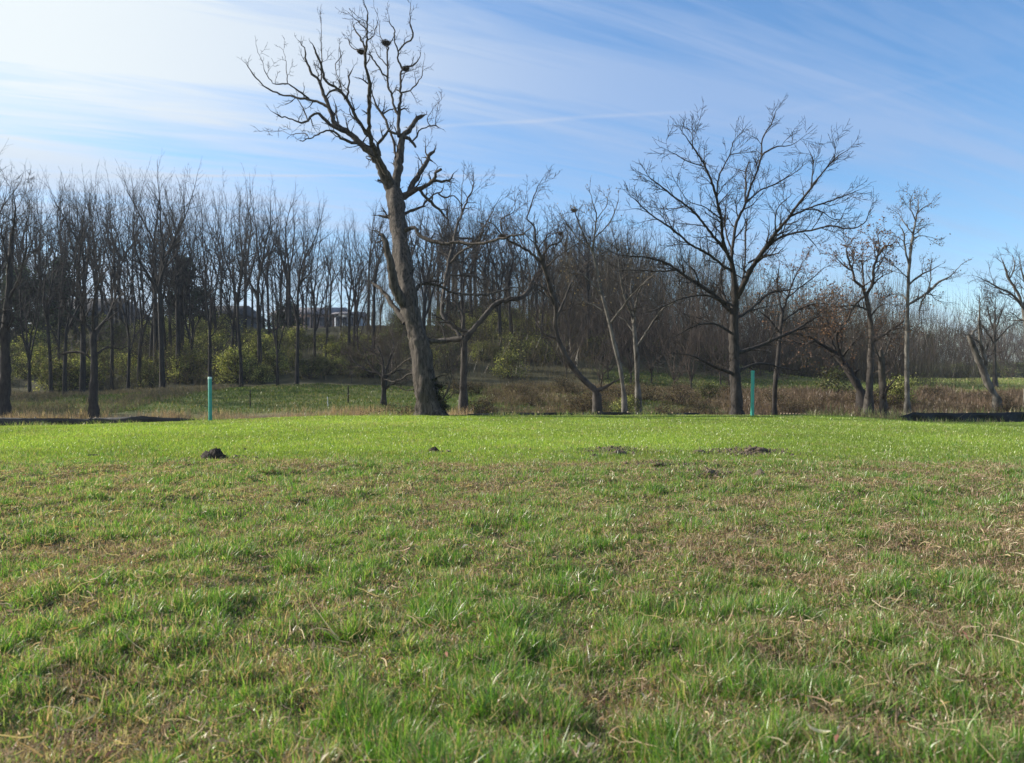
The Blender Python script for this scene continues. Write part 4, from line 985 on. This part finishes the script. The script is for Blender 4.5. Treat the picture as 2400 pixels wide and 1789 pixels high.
# ------------------------------------------------------------------ nests
def nest(px, py, kn, w, label, Y=None):
    if Y is None: Y = min(kn, key=lambda q: (q[0] - px) ** 2 + (q[1] - py) ** 2)[2]
    c = at(px, py, Y); r = w / 2 / F * Y
    rd = random.Random(int(px)); polys = []
    for i in range(260):
        a = rd.uniform(0, 6.28); rr = r * (rd.random() ** .6) * .85; h = (rr / r) ** 2 * r * .75 + rd.uniform(-.25, .25) * r
        t = a + rd.choice((-1, 1)) * R(rd.uniform(50, 110)); l = r * rd.uniform(.35, .8); dz = rd.gauss(0, .3)
        x, y = math.cos(a) * rr, math.sin(a) * rr
        polys.append(([(x - math.cos(t) * l * .5, y - math.sin(t) * l * .5, h - dz * l * .5), (x + rd.gauss(0, .01), y + rd.gauss(0, .01), h), (x + math.cos(t) * l * .5, y + math.sin(t) * l * .5, h + dz * l * .5)], [.006, .006, .004]))
    o = link('bird_nest', tube_mesh('bird_nest', [(polys, 3, 0)]), M['nest'])
    o.location = (c[0], c[1], c[2] - r * .4)
    return tag(o, label, 'nest', 'stick nests high in the bare trees')
nest(905, 100, kn, 26, 'dark stick nest highest in the dead tree, on an upright fork')
nest(846, 120, kn, 22, 'loose stick nest against the central stem near the dead tree top')
nest(950, 160, kn, 23, 'stick nest on the curved right branch of the dead tree')
nest(1346, 492, None, 19, 'dark nest in the top of the slender pale tree', 27.5)
nest(1313, 547, None, 15, 'flat nest on a bent branch of the crooked grey tree', 29.0)
nest(1175, 553, None, 16, 'small nest on the long level limb right of the dead tree', 21.6)

# ------------------------------------------------------------------ green pipes
def pipe(px, top, bot, Y, tilt, label):
    x = (px - CX) / F * Y; zb = tz(x, Y)
    ztop = CAM_H + (CY - top) / F * Y; h = ztop - zb + .1; r = .048; s = 32
    root = empty('cleanout_pipe', (x, Y, zb - .1)); root.rotation_euler = (R(.6), R(tilt), 0)
    tag(root, label, 'pipe', 'green plastic pipes standing up from the field')
    V, Q = [], []
    def ring(rr, z): 
        V.extend((rr * math.cos(6.28318 * i / s), rr * math.sin(6.28318 * i / s), z) for i in range(s))
    ring(r, 0); ring(r, h - .004); ring(r - .002, h); ring(r - .008, h); ring(r - .009, h - .3)
    Q = [(k * s + i, k * s + (i + 1) % s, (k + 1) * s + (i + 1) % s, (k + 1) * s + i) for k in range(4) for i in range(s)]
    link('pipe_wall', mesh_np('pipe_wall', V, quads=Q, smooth=True), M['pipe'], root)
    V, Q = [], []
    for z0, z1 in ((h - .03, h - .018),):
        ring(r + .0035, z0); ring(r + .006, z0 + .003); ring(r + .006, z1); ring(r + .0035, z1 + .003)
    # cap
    V = []; ring(r + .004, h - .045); ring(r + .004, h + .004); ring(r - .004, h + .012); ring(.01, h + .014)
    Q = [(k * s + i, k * s + (i + 1) % s, (k + 1) * s + (i + 1) % s, (k + 1) * s + i) for k in range(3) for i in range(s)] 
    link('cap', mesh_np('cap', V, quads=Q, smooth=True), M['pipe_in'] if px < 900 else M['pipe'], root)
pipe(493, 885, 990, 20.6, -.3, 'turquoise green plastic pipe standing on the left of the field')
pipe(1763, 870, 976, 21.0, .35, 'turquoise green plastic pipe standing beside the walnut trunk on the right')

# ------------------------------------------------------------------ silt fence
def silt(pts, h, label, seed, thick=.006):
    """pts: rows px, Y, height factor"""
    rd = random.Random(seed)
    root = empty('silt_fence', ((pts[0][0] - CX) / F * pts[0][1], pts[0][1], tz((pts[0][0] - CX) / F * pts[0][1], pts[0][1])))
    tag(root, label, 'silt fence', 'black silt fences along the ditch')
    ox, oy, oz = root.location
    n = 90; pxs = np.interp(np.linspace(0, 1, n), np.linspace(0, 1, len(pts)), [p[0] for p in pts]); Ys = np.interp(np.linspace(0, 1, n), np.linspace(0, 1, len(pts)), [p[1] for p in pts]); tops = np.interp(np.linspace(0, 1, n), np.linspace(0, 1, len(pts)), [p[2] for p in pts])
    V, Q = [], []; m = 7
    for i in range(n):
        Y = Ys[i]; x = (pxs[i] - CX) / F * Y; zb = tz(x, Y) - .05; zt = CAM_H + (CY - tops[i]) / F * Y + .006 * math.sin(i * .4) + rd.gauss(0, .0015)
        zt = max(zt, zb + .08)
        for side in (0, 1):
            for j in range(m):
                t = j / (m - 1)
                V.append((x - ox, Y - oy + side * thick + .05 * math.sin(i * .35 + t * 2) * math.sin(t * 3.1), zb + (zt - zb) * t - oz))
    st = 2 * m
    for i in range(n - 1):
        for j in range(m - 1):
            a = i * st + j; Q.append((a, a + st, a + st + 1, a + 1)); b = a + m; Q.append((b, b + 1, b + st + 1, b + st))
        a = i * st + m - 1; Q.append((a, a + st, a + st + m, a + m))
    link('fabric', mesh_np('fabric', V, quads=Q, smooth=True), M['fabric'], root)
    for i in range(3, n - 2, 9):
        Y = Ys[i]; x = (pxs[i] - CX) / F * Y; zb = tz(x, Y) - .2; zt = CAM_H + (CY - tops[i]) / F * Y + .03
        if zt - zb < .4: zt = zb + .4
        w = .018; y = Y + .045
        V = [(x + sx * w - ox, y + sy * w - oy, zz - oz) for zz in (zb, zt) for sx, sy in ((-1, -1), (1, -1), (1, 1), (-1, 1))]
        Q = [(0, 1, 5, 4), (1, 2, 6, 5), (2, 3, 7, 6), (3, 0, 4, 7), (4, 5, 6, 7)]
        link('stake', mesh_np('stake', V, quads=Q), M['wood'], root)
silt([(-90, 22.6, 978), (90, 22.6, 980), (205, 22.7, 982), (215, 22.7, 980), (330, 22.6, 976), (410, 22.7, 980), (480, 22.8, 984), (560, 22.8, 986)], .5, 'sagging black silt fence along the field edge at far left', 1)
silt([(1095, 22.2, 971), (1180, 22.2, 966.5), (1300, 22.2, 968), (1450, 22.2, 966.5), (1560, 22.2, 969), (1640, 22.2, 967.5)], .5, 'black silt fence barely showing behind the field edge in the middle', 2)
silt([(1830, 22.2, 970.5), (1900, 22.2, 971.5)], .5, 'short black silt fence scrap right of the green pipe', 3)
silt([(2108, 22.2, 977), (2140, 22.2, 967), (2200, 22.2, 968), (2300, 22.2, 968), (2400, 22.2, 966), (2520, 22.2, 966)], .5, 'taut black silt fence running off the right edge', 4)

# ------------------------------------------------------------------ clods and stones
def clod(px, py, w, h, mat, label, cat='dirt clod', name='dirt_clod', Y=None, seed=0, group=None, pk=.3):
    if Y is None:
        Y = 1.05 * F / (py - CY)
        for _ in range(8): Y = (CAM_H - tz((px - CX) / F * Y, Y)) * F / (py - CY)
    x = (px - CX) / F * Y; z = tz(x, Y)
    rx = w / 2 / F * Y; rz = h / F * Y + (0 if mat == 'stone' else .03 if w < 60 and h > 8 and mat == 'darksoil' else .012)
    nu, nv = 28, 12; V = []
    rd = np.random.default_rng(seed + int(px))
    o1, o2 = rd.uniform(0, 50, 2)
    for j in range(nv):
        ph = (j / (nv - 1)) * math.pi / 2
        for i in range(nu):
            th = i / nu * 2 * math.pi
            c, s = math.cos(th), math.sin(th)
            n = 1 + pk * 2 * (float(fbm(np.array(c * 1.5 + o1), np.array(s * 1.5 + ph * 1.6 + o2), 3, 4)) - .5) + pk * .5 * (rd.random() - .5)
            V.append((c * math.cos(ph) * rx * n, s * math.cos(ph) * rx * .7 * n, math.sin(ph) ** .9 * rz * n - .012))
    Q = [(j * nu + i, j * nu + (i + 1) % nu, (j + 1) * nu + (i + 1) % nu, (j + 1) * nu + i) for j in range(nv - 1) for i in range(nu)]
    o = link(name, mesh_np(name, V, quads=Q), M[mat]); o.location = (x, Y, z)
    return tag(o, label, cat, group)
CG = 'clods of earth on the lawn edge'
clod(500, 1078, 58, 19, 'darksoil', 'large pointed black clod of earth left on the lawn edge', group=CG, pk=.5)
clod(404, 1091, 46, 11, 'soil', 'low brown clod of earth left of the large black clod', group=CG, pk=.5)
clod(1018, 1062, 26, 10, 'darksoil', 'small dark clod alone in the bright grass near the centre', group=CG, pk=.5)
clod(574, 1056, 12, 5, 'darksoil', 'tiny dark lump right of the large black clod', group=CG)
clod(585, 1086, 48, 5, 'darksoil', 'flat dark earth sliver just right of the large black clod', group=CG, pk=.6)
clod(1553, 1092, 56, 5, 'darksoil', 'flat dark slab of earth below the right hand dirt patch', group=CG, pk=.6)
clod(1450, 1066, 40, 9, 'soil', 'crumbly brown earth lump left of the right hand dirt patch', group=CG, pk=.6)
clod(1772, 1072, 44, 8, 'soil', 'brown earth mound on the right hand dirt patch', group=CG, pk=.6)
clod(1395, 1072, 20, 6, 'soil', 'small brown crumb left of the crumbly earth lump', group=CG, pk=.6)
clod(1655, 1108, 50, 7, 'soil', 'low brown earth patch in front of the mound', group=CG, pk=.6)
clod(1640, 1062, 30, 6, 'soil', 'low brown crumb left of the earth mound', group=CG, pk=.6)
clod(218, 1071, 46, 4, 'darksoil', 'thin dark earth streak far left on the lawn edge', group=CG, pk=.6)
clod(808, 981, 14, 7, 'stone', 'white stone at the field edge left of the dead tree', 'stone', 'stone', Y=22.0)
clod(822, 982, 8, 4, 'stone', 'tiny white stone right beside the white stone left of the dead tree', 'stone', 'stone', Y=22.1)
clod(1577, 958, 16, 9, 'stone', 'pale stone in the rough ground left of the walnut', 'stone', 'stone', Y=30)
for i, px in enumerate((596, 610, 628, 645)):
    clod(px, 984, 14 + 3 * (i % 2), 6, 'stone', f'pale rubble stone in the ditch right of the left pipe, {ordinal(i)} from the left', 'stone', 'rubble_stone', Y=23.2 + .2 * i, group='pale rubble stones in the ditch')
for px, py, lab in ((935, 1520 + 0, 0),): pass
for px, py, w, lab in ((2385, 1490, 12, 'small white pebble near the right edge of the lawn'), (1930, 1512, 11, 'small white pebble in the lawn right of centre'), (1966, 1680 + 40, 12, 'round whitish pebble low in the lawn right of centre')):
    o = clod(px, py, w, 7, 'stone', lab, 'pebble', 'pebble', group='white pebbles in the lawn'); o.location.z += .025

# single curled dead leaves
for i, (px, py, L, a, t, c, lab) in enumerate((
    (1592, 1600, .042, -50, 25, (.45, .36, .24), 'long curled tan leaf lying in the lawn right of centre'),
    (1408, 1692, .026, 60, 40, (.42, .25, .18), 'small reddish curled leaf low in the lawn'),
    (1345, 1770, .04, -60, 30, (.45, .33, .24), 'curled tan leaf at the bottom of the lawn centre'),
    (2232, 1602, .045, -15, 15, (.55, .45, .34), 'pale curled leaf in the lawn on the right'),
    (1918, 1722, .045, -25, 10, (.6, .55, .45), 'whitish curled leaf low in the lawn on the right'),
    (1030, 1560 + 60, .035, 20, 35, (.42, .3, .2), 'tan leaf standing in the lawn centre'),
    (1060, 1470, .028, 70, 50, (.5, .36, .27), 'pinkish curled leaf upright in the lawn'),
    (208, 1368, .035, 5, 15, (.5, .38, .28), 'tan curled leaf in the lawn on the left'))):
    Y = 2.5
    for _ in range(12): Y = (CAM_H - tz((px - CX) / F * Y, Y) - .04) * F / (py - CY)
    x = (px - CX) / F * Y
    o = link('dead_leaf', leaf_mesh('dead_leaf', 0, L * 1.3, L * .22, 1.1, c), M['dryleaf'])
    o.location = (x, Y, tz(x, Y) + .045); o.rotation_euler = (R(t), R(t * .6), R(a))
    tag(o, lab, 'leaf', 'single dead leaves in the lawn')

# crumbs of soil spilling round the clods
cr_ = []
for (bx, by, sx, n_) in ((-4.05, 10.35, .3, 260), (1.46, 11.2, .5, 380), (3.33, 10.9, .55, 520), (1.75, 8.95, .4, 240), (2.07, 8.2, .3, 200), (-.98, 11.3, .15, 80), (-4.6, 9.7, .25, 160)):
    x_ = rng.normal(bx, sx, n_); y_ = rng.normal(by, sx * .6, n_); cr_.append(np.stack([x_, y_, terr(x_, y_) + .004], -1))
cr_ = np.concatenate(cr_); n_ = len(cr_); r_ = rng.gamma(2.2, .005, n_)[:, None, None] + .004
oc = np.array([(1, 0, 0), (0, 1, 0), (-1, 0, 0), (0, -1, 0), (0, 0, 1), (0, 0, -1)], float)
V = cr_[:, None, :] + oc[None] * r_ * rng.uniform(.6, 1.3, (n_, 6, 1))
T = (np.arange(n_)[:, None, None] * 6 + np.array([(0, 1, 4), (1, 2, 4), (2, 3, 4), (3, 0, 4), (1, 0, 5), (2, 1, 5), (3, 2, 5), (0, 3, 5)])[None]).reshape(-1, 3)
g = link('soil_crumbs', mesh_np('soil_crumbs', V.reshape(-1, 3), tris=T), M['soil'])
tag(g, 'loose soil crumbs spilled round the clods of earth', 'soil crumbs', kind='stuff')

# ------------------------------------------------------------------ little posts
def post(px, top, bot, Y, w, mat, label):
    x = (px - CX) / F * Y; zb = tz(x, Y) - .1; zt = CAM_H + (CY - top) / F * Y; r = w / 2 / F * Y
    rd = random.Random(int(px))
    pts = [(rd.gauss(0, .008), 0, (zt - zb) * t) for t in np.linspace(0, 1, 7)]
    o = link('marker_post', tube_mesh('marker_post', [([(pts + [pts[-1]], [r] * 7 + [.001])], 8, .1)]), M[mat]); o.location = (x, Y, zb)
    tag(o, label, 'post', 'thin posts on the meadow')
post(587, 915, 962, 33, 2.6, 'darkbark', 'thin dark post in the left meadow nearest the left pipe')
post(816, 905, 955, 34, 3.2, 'darkbark', 'thin dark post in the left meadow closer to the dead tree')
post(768, 930, 958, 33, 1.8, 'wallwhite', 'thin white stake in the left meadow between two dark posts')
post(2281, 905, 922, 50, 2.4, 'wood', 'small pale stake in the right meadow')

# ------------------------------------------------------------------ buildings
def box(V, Q, x0, x1, y0, y1, z0, z1):
    b = len(V)
    V += [(x0, y0, z0), (x1, y0, z0), (x1, y1, z0), (x0, y1, z0), (x0, y0, z1), (x1, y0, z1), (x1, y1, z1), (x0, y1, z1)]
    Q += [(b, b + 1, b + 5, b + 4), (b + 1, b + 2, b + 6, b + 5), (b + 2, b + 3, b + 7, b + 6), (b + 3, b, b + 4, b + 7), (b + 4, b + 5, b + 6, b + 7)]
def house(name, label, pxa, pxb, eave, ridge, Y, deep, wall, roof, nwin, hip=.0, wsill=.9, winh=1.1, kind='gable'):
    xa, xb = (pxa - CX) / F * Y, (pxb - CX) / F * Y
    xc = (xa + xb) / 2; hw = (xb - xa) / 2
    zb = min(tz(xa, Y), tz(xb, Y), tz(xc, Y + deep)) - .3
    root = empty(name, (xc, Y, zb)); tag(root, label, 'building')
    ze = CAM_H + (CY - eave) / F * Y - zb; zr = CAM_H + (CY - ridge) / F * Y - zb
    V, Q = [], []; box(V, Q, -hw, hw, 0, deep, 0, ze)
    link('wall', mesh_np('wall', V, quads=Q), M[wall], root)
    o = .45; i_ = hw * hip
    V = [(-hw - o, -o, ze - .05), (hw + o, -o, ze - .05), (hw + o, deep + o, ze - .05), (-hw - o, deep + o, ze - .05), (-hw - o + i_, deep / 2, zr), (hw + o - i_, deep / 2, zr),
         (-hw - o, -o, ze + .08), (hw + o, -o, ze + .08), (hw + o, deep + o, ze + .08), (-hw - o, deep + o, ze + .08)]
    Q = [(6, 7, 5, 4), (8, 9, 4, 5), (0, 1, 7, 6), (1, 2, 8, 7), (2, 3, 9, 8), (3, 0, 6, 9), (3, 2, 1, 0)]
    T = [(7, 8, 5), (9, 6, 4)]
    link('roof', mesh_np('roof', V, quads=Q, tris=T), M[roof], root)
    for k in range(nwin):
        cx = -hw + (k + .5) * 2 * hw / nwin; ww = min(.75, hw / nwin * .5)
        z0 = ze - wsill - winh + .45; V, Q = [], []; 
        for (a0, a1, b0, b1) in ((cx - ww - .08, cx - ww, z0 - .08, z0 + winh + .08), (cx + ww, cx + ww + .08, z0 - .08, z0 + winh + .08), (cx - ww, cx + ww, z0 - .08, z0), (cx - ww, cx + ww, z0 + winh, z0 + winh + .08), (cx - .025, cx + .025, z0, z0 + winh)):
            box(V, Q, a0, a1, -.06, -.003, b0, b1)
        wf = link('window', mesh_np('window', V, quads=Q), M['roofgrey'], root)
        V, Q = [], []; box(V, Q, cx - ww, cx + ww, -.03, -.004, z0, z0 + winh)
        link('pane', mesh_np('pane', V, quads=Q), M['window'], wf)
    return root
house('long_building', 'long pale building with grey roof behind the wood left of the dead tree', 640, 782, 737, 711, 106, 12, 'wallpink', 'roofgrey', 8)
house('blue_building', 'low blue grey building joined to the right end of the long pale building', 784, 832, 737, 724, 104, 9, 'wallblue', 'roofgrey', 3)
house('dark_house', 'dark house with a low pitched roof behind the left pipe', 468, 560, 738, 708, 92, 9, 'walldark', 'roofdark', 3, hip=.35)
house('wide_house', 'wide dark roofed house deep in the wood at far left', 70, 262, 742, 688, 94, 11, 'walldark', 'roofdark', 6, hip=.3)
house('small_house', 'small grey house glimpsed right of the white fence', 1385, 1425, 786, 768, 110, 8, 'wallblue', 'roofgrey', 2)
house('grey_house', 'low bluish house glimpsed behind the pale nest tree', 1430, 1475, 792, 770, 112, 8, 'wallblue', 'roofdark', 2)
house('far_house', 'low pale house behind the thicket left of the walnut', 1545, 1640, 798, 780, 118, 9, 'wallwhite', 'roofgrey', 4)

# white fence on the bank
def rail_fence(pxa, pxb, Y, label):
    xa, xb = (pxa - CX) / F * Y, (pxb - CX) / F * Y
    root = empty('white_fence', (xa, Y, tz(xa, Y))); tag(root, label, 'fence')
    ox, oy, oz = root.location; zb = tz((xa + xb) / 2, Y)
    n = int((xb - xa) / .9) + 1
    for zz in (.55, 1.0, 1.45):
        V, Q = [], []; box(V, Q, 0, xb - xa, -.02, .02, zb - oz + zz - .06, zb - oz + zz + .06); link('rail', mesh_np('rail', V, quads=Q), M['wallwhite'], root)
    for i in range(n):
        x = i * .9; V, Q = [], []; box(V, Q, x - .06, x + .06, -.085, -.024, zb - oz - .5, zb - oz + 1.6); link('fence_post', mesh_np('fence_post', V, quads=Q), M['wallwhite'], root)
rail_fence(1205, 1320, 84, 'white rail fence along the top of the middle bank')

# ------------------------------------------------------------------ light
SUN_AZ, SUN_EL = 74.0, 29.0      # degrees left of the view direction, above the horizon
sun_dir = Vector((-math.sin(R(SUN_AZ)) * math.cos(R(SUN_EL)), math.cos(R(SUN_AZ)) * math.cos(R(SUN_EL)), math.sin(R(SUN_EL))))
ld = bpy.data.lights.new('sun', 'SUN'); ld.energy = 4.9; ld.angle = R(.5); ld.color = (1, .93, .82)
lo = bpy.data.objects.new('sun', ld); COL.objects.link(lo)
lo.rotation_euler = (-sun_dir).to_track_quat('-Z', 'Y').to_euler()

w = bpy.data.worlds.new('World'); SC.world = w; w.use_nodes = True
nt = w.node_tree; N = nt.nodes; L = nt.links; N.clear()
wo = N.new('ShaderNodeOutputWorld'); bg = N.new('ShaderNodeBackground'); bg.inputs[1].default_value = .1
sky = N.new('ShaderNodeTexSky'); sky.sky_type = 'NISHITA'; sky.sun_disc = False
sky.sun_elevation = R(SUN_EL)
sky.sun_rotation = math.atan2(sun_dir.x, sun_dir.y)
sky.air_density = 1.0; sky.dust_density = .25; sky.ozone_density = 2.5; sky.altitude = 100
tc = N.new('ShaderNodeTexCoord'); sep = N.new('ShaderNodeSeparateXYZ'); L.new(tc.outputs['Generated'], sep.inputs[0])
def math_(op, a, b=None, c=None, clamp=False):
    n = N.new('ShaderNodeMath'); n.operation = op; n.use_clamp = clamp
    for i, v in enumerate((a, b, c)):
        if v is None: continue
        if isinstance(v, (int, float)): n.inputs[i].default_value = v
        else: L.new(v, n.inputs[i])
    return n.outputs[0]
def mrange(v, a, b, c, d, smooth=True):
    n = N.new('ShaderNodeMapRange'); n.interpolation_type = 'SMOOTHSTEP' if smooth else 'LINEAR'
    L.new(v, n.inputs[0])
    for i, q in enumerate((a, b, c, d)): n.inputs[i + 1].default_value = q
    return n.outputs[0]
X_, Y_, Z_ = sep.outputs
zz = math_('ADD', math_('MAXIMUM', Z_, 0.0), .16)
cx = math_('DIVIDE', X_, zz); cy = math_('DIVIDE', Y_, zz)
comb = N.new('ShaderNodeCombineXYZ'); L.new(cx, comb.inputs[0]); L.new(cy, comb.inputs[1])
def cloud(rot, sx, sy, scale, det, off, dist=.6):
    mp = N.new('ShaderNodeMapping'); mp.inputs['Rotation'].default_value = (0, 0, R(rot)); mp.inputs['Scale'].default_value = (sx, sy, 1); mp.inputs['Location'].default_value = (off, off * .7, 0)
    # rotate first, then stretch
    m0 = N.new('ShaderNodeMapping'); m0.inputs['Rotation'].default_value = (0, 0, R(rot)); L.new(comb.outputs[0], m0.inputs[0])
    mp.inputs['Rotation'].default_value = (0, 0, 0); L.new(m0.outputs[0], mp.inputs[0])
    n = N.new('ShaderNodeTexNoise'); n.inputs['Scale'].default_value = scale; n.inputs['Detail'].default_value = det; n.inputs['Roughness'].default_value = .55; n.inputs['Distortion'].default_value = dist
    L.new(mp.outputs[0], n.inputs[0]); return n.outputs[0]
n1 = cloud(-28, .35, 1.5, 1.0, 6, 3.1)
n2 = cloud(-20, .18, 2.6, 1.7, 8, 8.3, 1.0)
n3 = cloud(-38, .5, .8, .7, 3, 1.7)
n4 = cloud(-24, .5, 5.0, 3.0, 9, 12.9, 1.4)
cl = math_('ADD', math_('ADD', math_('MULTIPLY', n1, .41), math_('MULTIPLY', n4, .17)), math_('ADD', math_('MULTIPLY', n2, .24), math_('MULTIPLY', n3, .18)))
# cloud is thick to the left, thin to the right
az = math_('DIVIDE', X_, math_('MAXIMUM', math_('ADD', Y_, 0.0), .2))
elv = math_('DIVIDE', Z_, math_('MAXIMUM', Y_, .2))
left = math_('MULTIPLY', mrange(az, .3, -.7, 0.0, 1.0), mrange(elv, .22, .40, .45, 1.0))
thr = math_('SUBTRACT', .472, math_('MULTIPLY', left, .08))
dens = math_('MULTIPLY', math_('SUBTRACT', cl, thr), 8.0, clamp=True)
veil = math_('ADD', math_('MULTIPLY', left, .27), .15)
f = math_('ADD', math_('MULTIPLY', dens, math_('ADD', .46, math_('MULTIPLY', left, .34))), veil, clamp=True)
# contrails: thin bands on tilted great circles
def trail(nx, ny, nz, off, width, x0, x1, amp):
    v = math_('ADD', math_('ADD', math_('MULTIPLY', X_, nx), math_('MULTIPLY', Y_, ny)), math_('ADD', math_('MULTIPLY', Z_, nz), off))
    wob = math_('MULTIPLY', math_('SUBTRACT', n2, .5), width * 1.3)
    d = math_('ABSOLUTE', math_('ADD', v, wob))
    a = mrange(d, width, 0.0, 0.0, amp)
    b = math_('MULTIPLY', mrange(az, x0, x0 + .12, 0, 1), mrange(az, x1, x1 - .15, 0, 1))
    return math_('MULTIPLY', a, b)
# elevation ratio e = Z/Y ; line e = a + b*az  ->  Z - a*Y - b*X = 0
t1 = trail(-.020, -.281, 1, 0, .0035, -.75, .22, .30)     # high faint one
t2 = trail(.006, -.2700, 1, 0, .0028, -.62, .0, .25)
t3 = trail(-.002, -.2690, 1, 0, .003, -.7, .09, .35)
t1 = trail(-.06, -.338, 1, 0, .004, -.25, .30, .26)
t4 = trail(-.19, -.285, 1, 0, .006, .22, .70, .07)
f = math_('ADD', f, math_('ADD', math_('ADD', t1, t3), t4), clamp=True)
bright = left
cc = N.new('ShaderNodeCombineXYZ'); [L.new(math_('ADD', a_, math_('MULTIPLY', left, b_)), cc.inputs[i_]) for i_, (a_, b_) in enumerate(((2.3, 2.4), (3.0, 2.1), (4.4, .9)))]
hs = N.new('ShaderNodeHueSaturation'); hs.inputs['Saturation'].default_value = 1.25; hs.inputs['Value'].default_value = 1.1; L.new(sky.outputs[0], hs.inputs['Color'])
mx = N.new('ShaderNodeMix'); mx.data_type = 'RGBA'; L.new(f, mx.inputs[0]); L.new(hs.outputs[0], mx.inputs[6]); L.new(cc.outputs[0], mx.inputs[7])
L.new(mx.outputs[2], bg.inputs[0]); L.new(bg.outputs[0], wo.inputs[0])

# ------------------------------------------------------------------ haze
hx = float(xs[-1]) + 5; hy0, hy1 = float(ys[0]) - 5, float(ys[-1]) + 5; hz0, hz1 = float(GZ.min()) - 1, 30.
V, Q = [], []; box(V, Q, -hx, hx, hy0, hy1, hz0, hz1); Q.append((3, 2, 1, 0))
m, nt_, N_, L_ = new_mat('haze'); o_ = N_.new('ShaderNodeOutputMaterial'); pv = N_.new('ShaderNodeVolumePrincipled')
pv.inputs['Color'].default_value = (.72, .84, 1, 1); pv.inputs['Density'].default_value = .00032; pv.inputs['Anisotropy'].default_value = .25
L_.new(pv.outputs[0], o_.inputs['Volume'])
hz = link('haze', mesh_np('haze', V, quads=Q), m); tag(hz, kind='stuff', label='thin pale blue haze in the air over the whole field', cat='haze')

# ------------------------------------------------------------------ camera
cd = bpy.data.cameras.new('camera'); co = bpy.data.objects.new('camera', cd); COL.objects.link(co)
co.location = (0, 0, CAM_H); co.rotation_euler = (R(90), 0, 0)
cd.sensor_width = 36; cd.lens = 36 * F / 2400; cd.clip_end = 5000; cd.clip_start = .05
cd.dof.use_dof = True; cd.dof.focus_distance = 7.5; cd.dof.aperture_fstop = 4.0
SC.camera = co
SC.view_settings.view_transform = 'Standard'; SC.view_settings.look = 'None'; SC.view_settings.exposure = .9; SC.view_settings.gamma = 1
SC.cycles.max_bounces = 6; SC.cycles.diffuse_bounces = 3; SC.cycles.transmission_bounces = 4; SC.cycles.glossy_bounces = 2; SC.cycles.transparent_max_bounces = 4
SC.cycles.use_denoising = False if False else SC.cycles.use_denoising
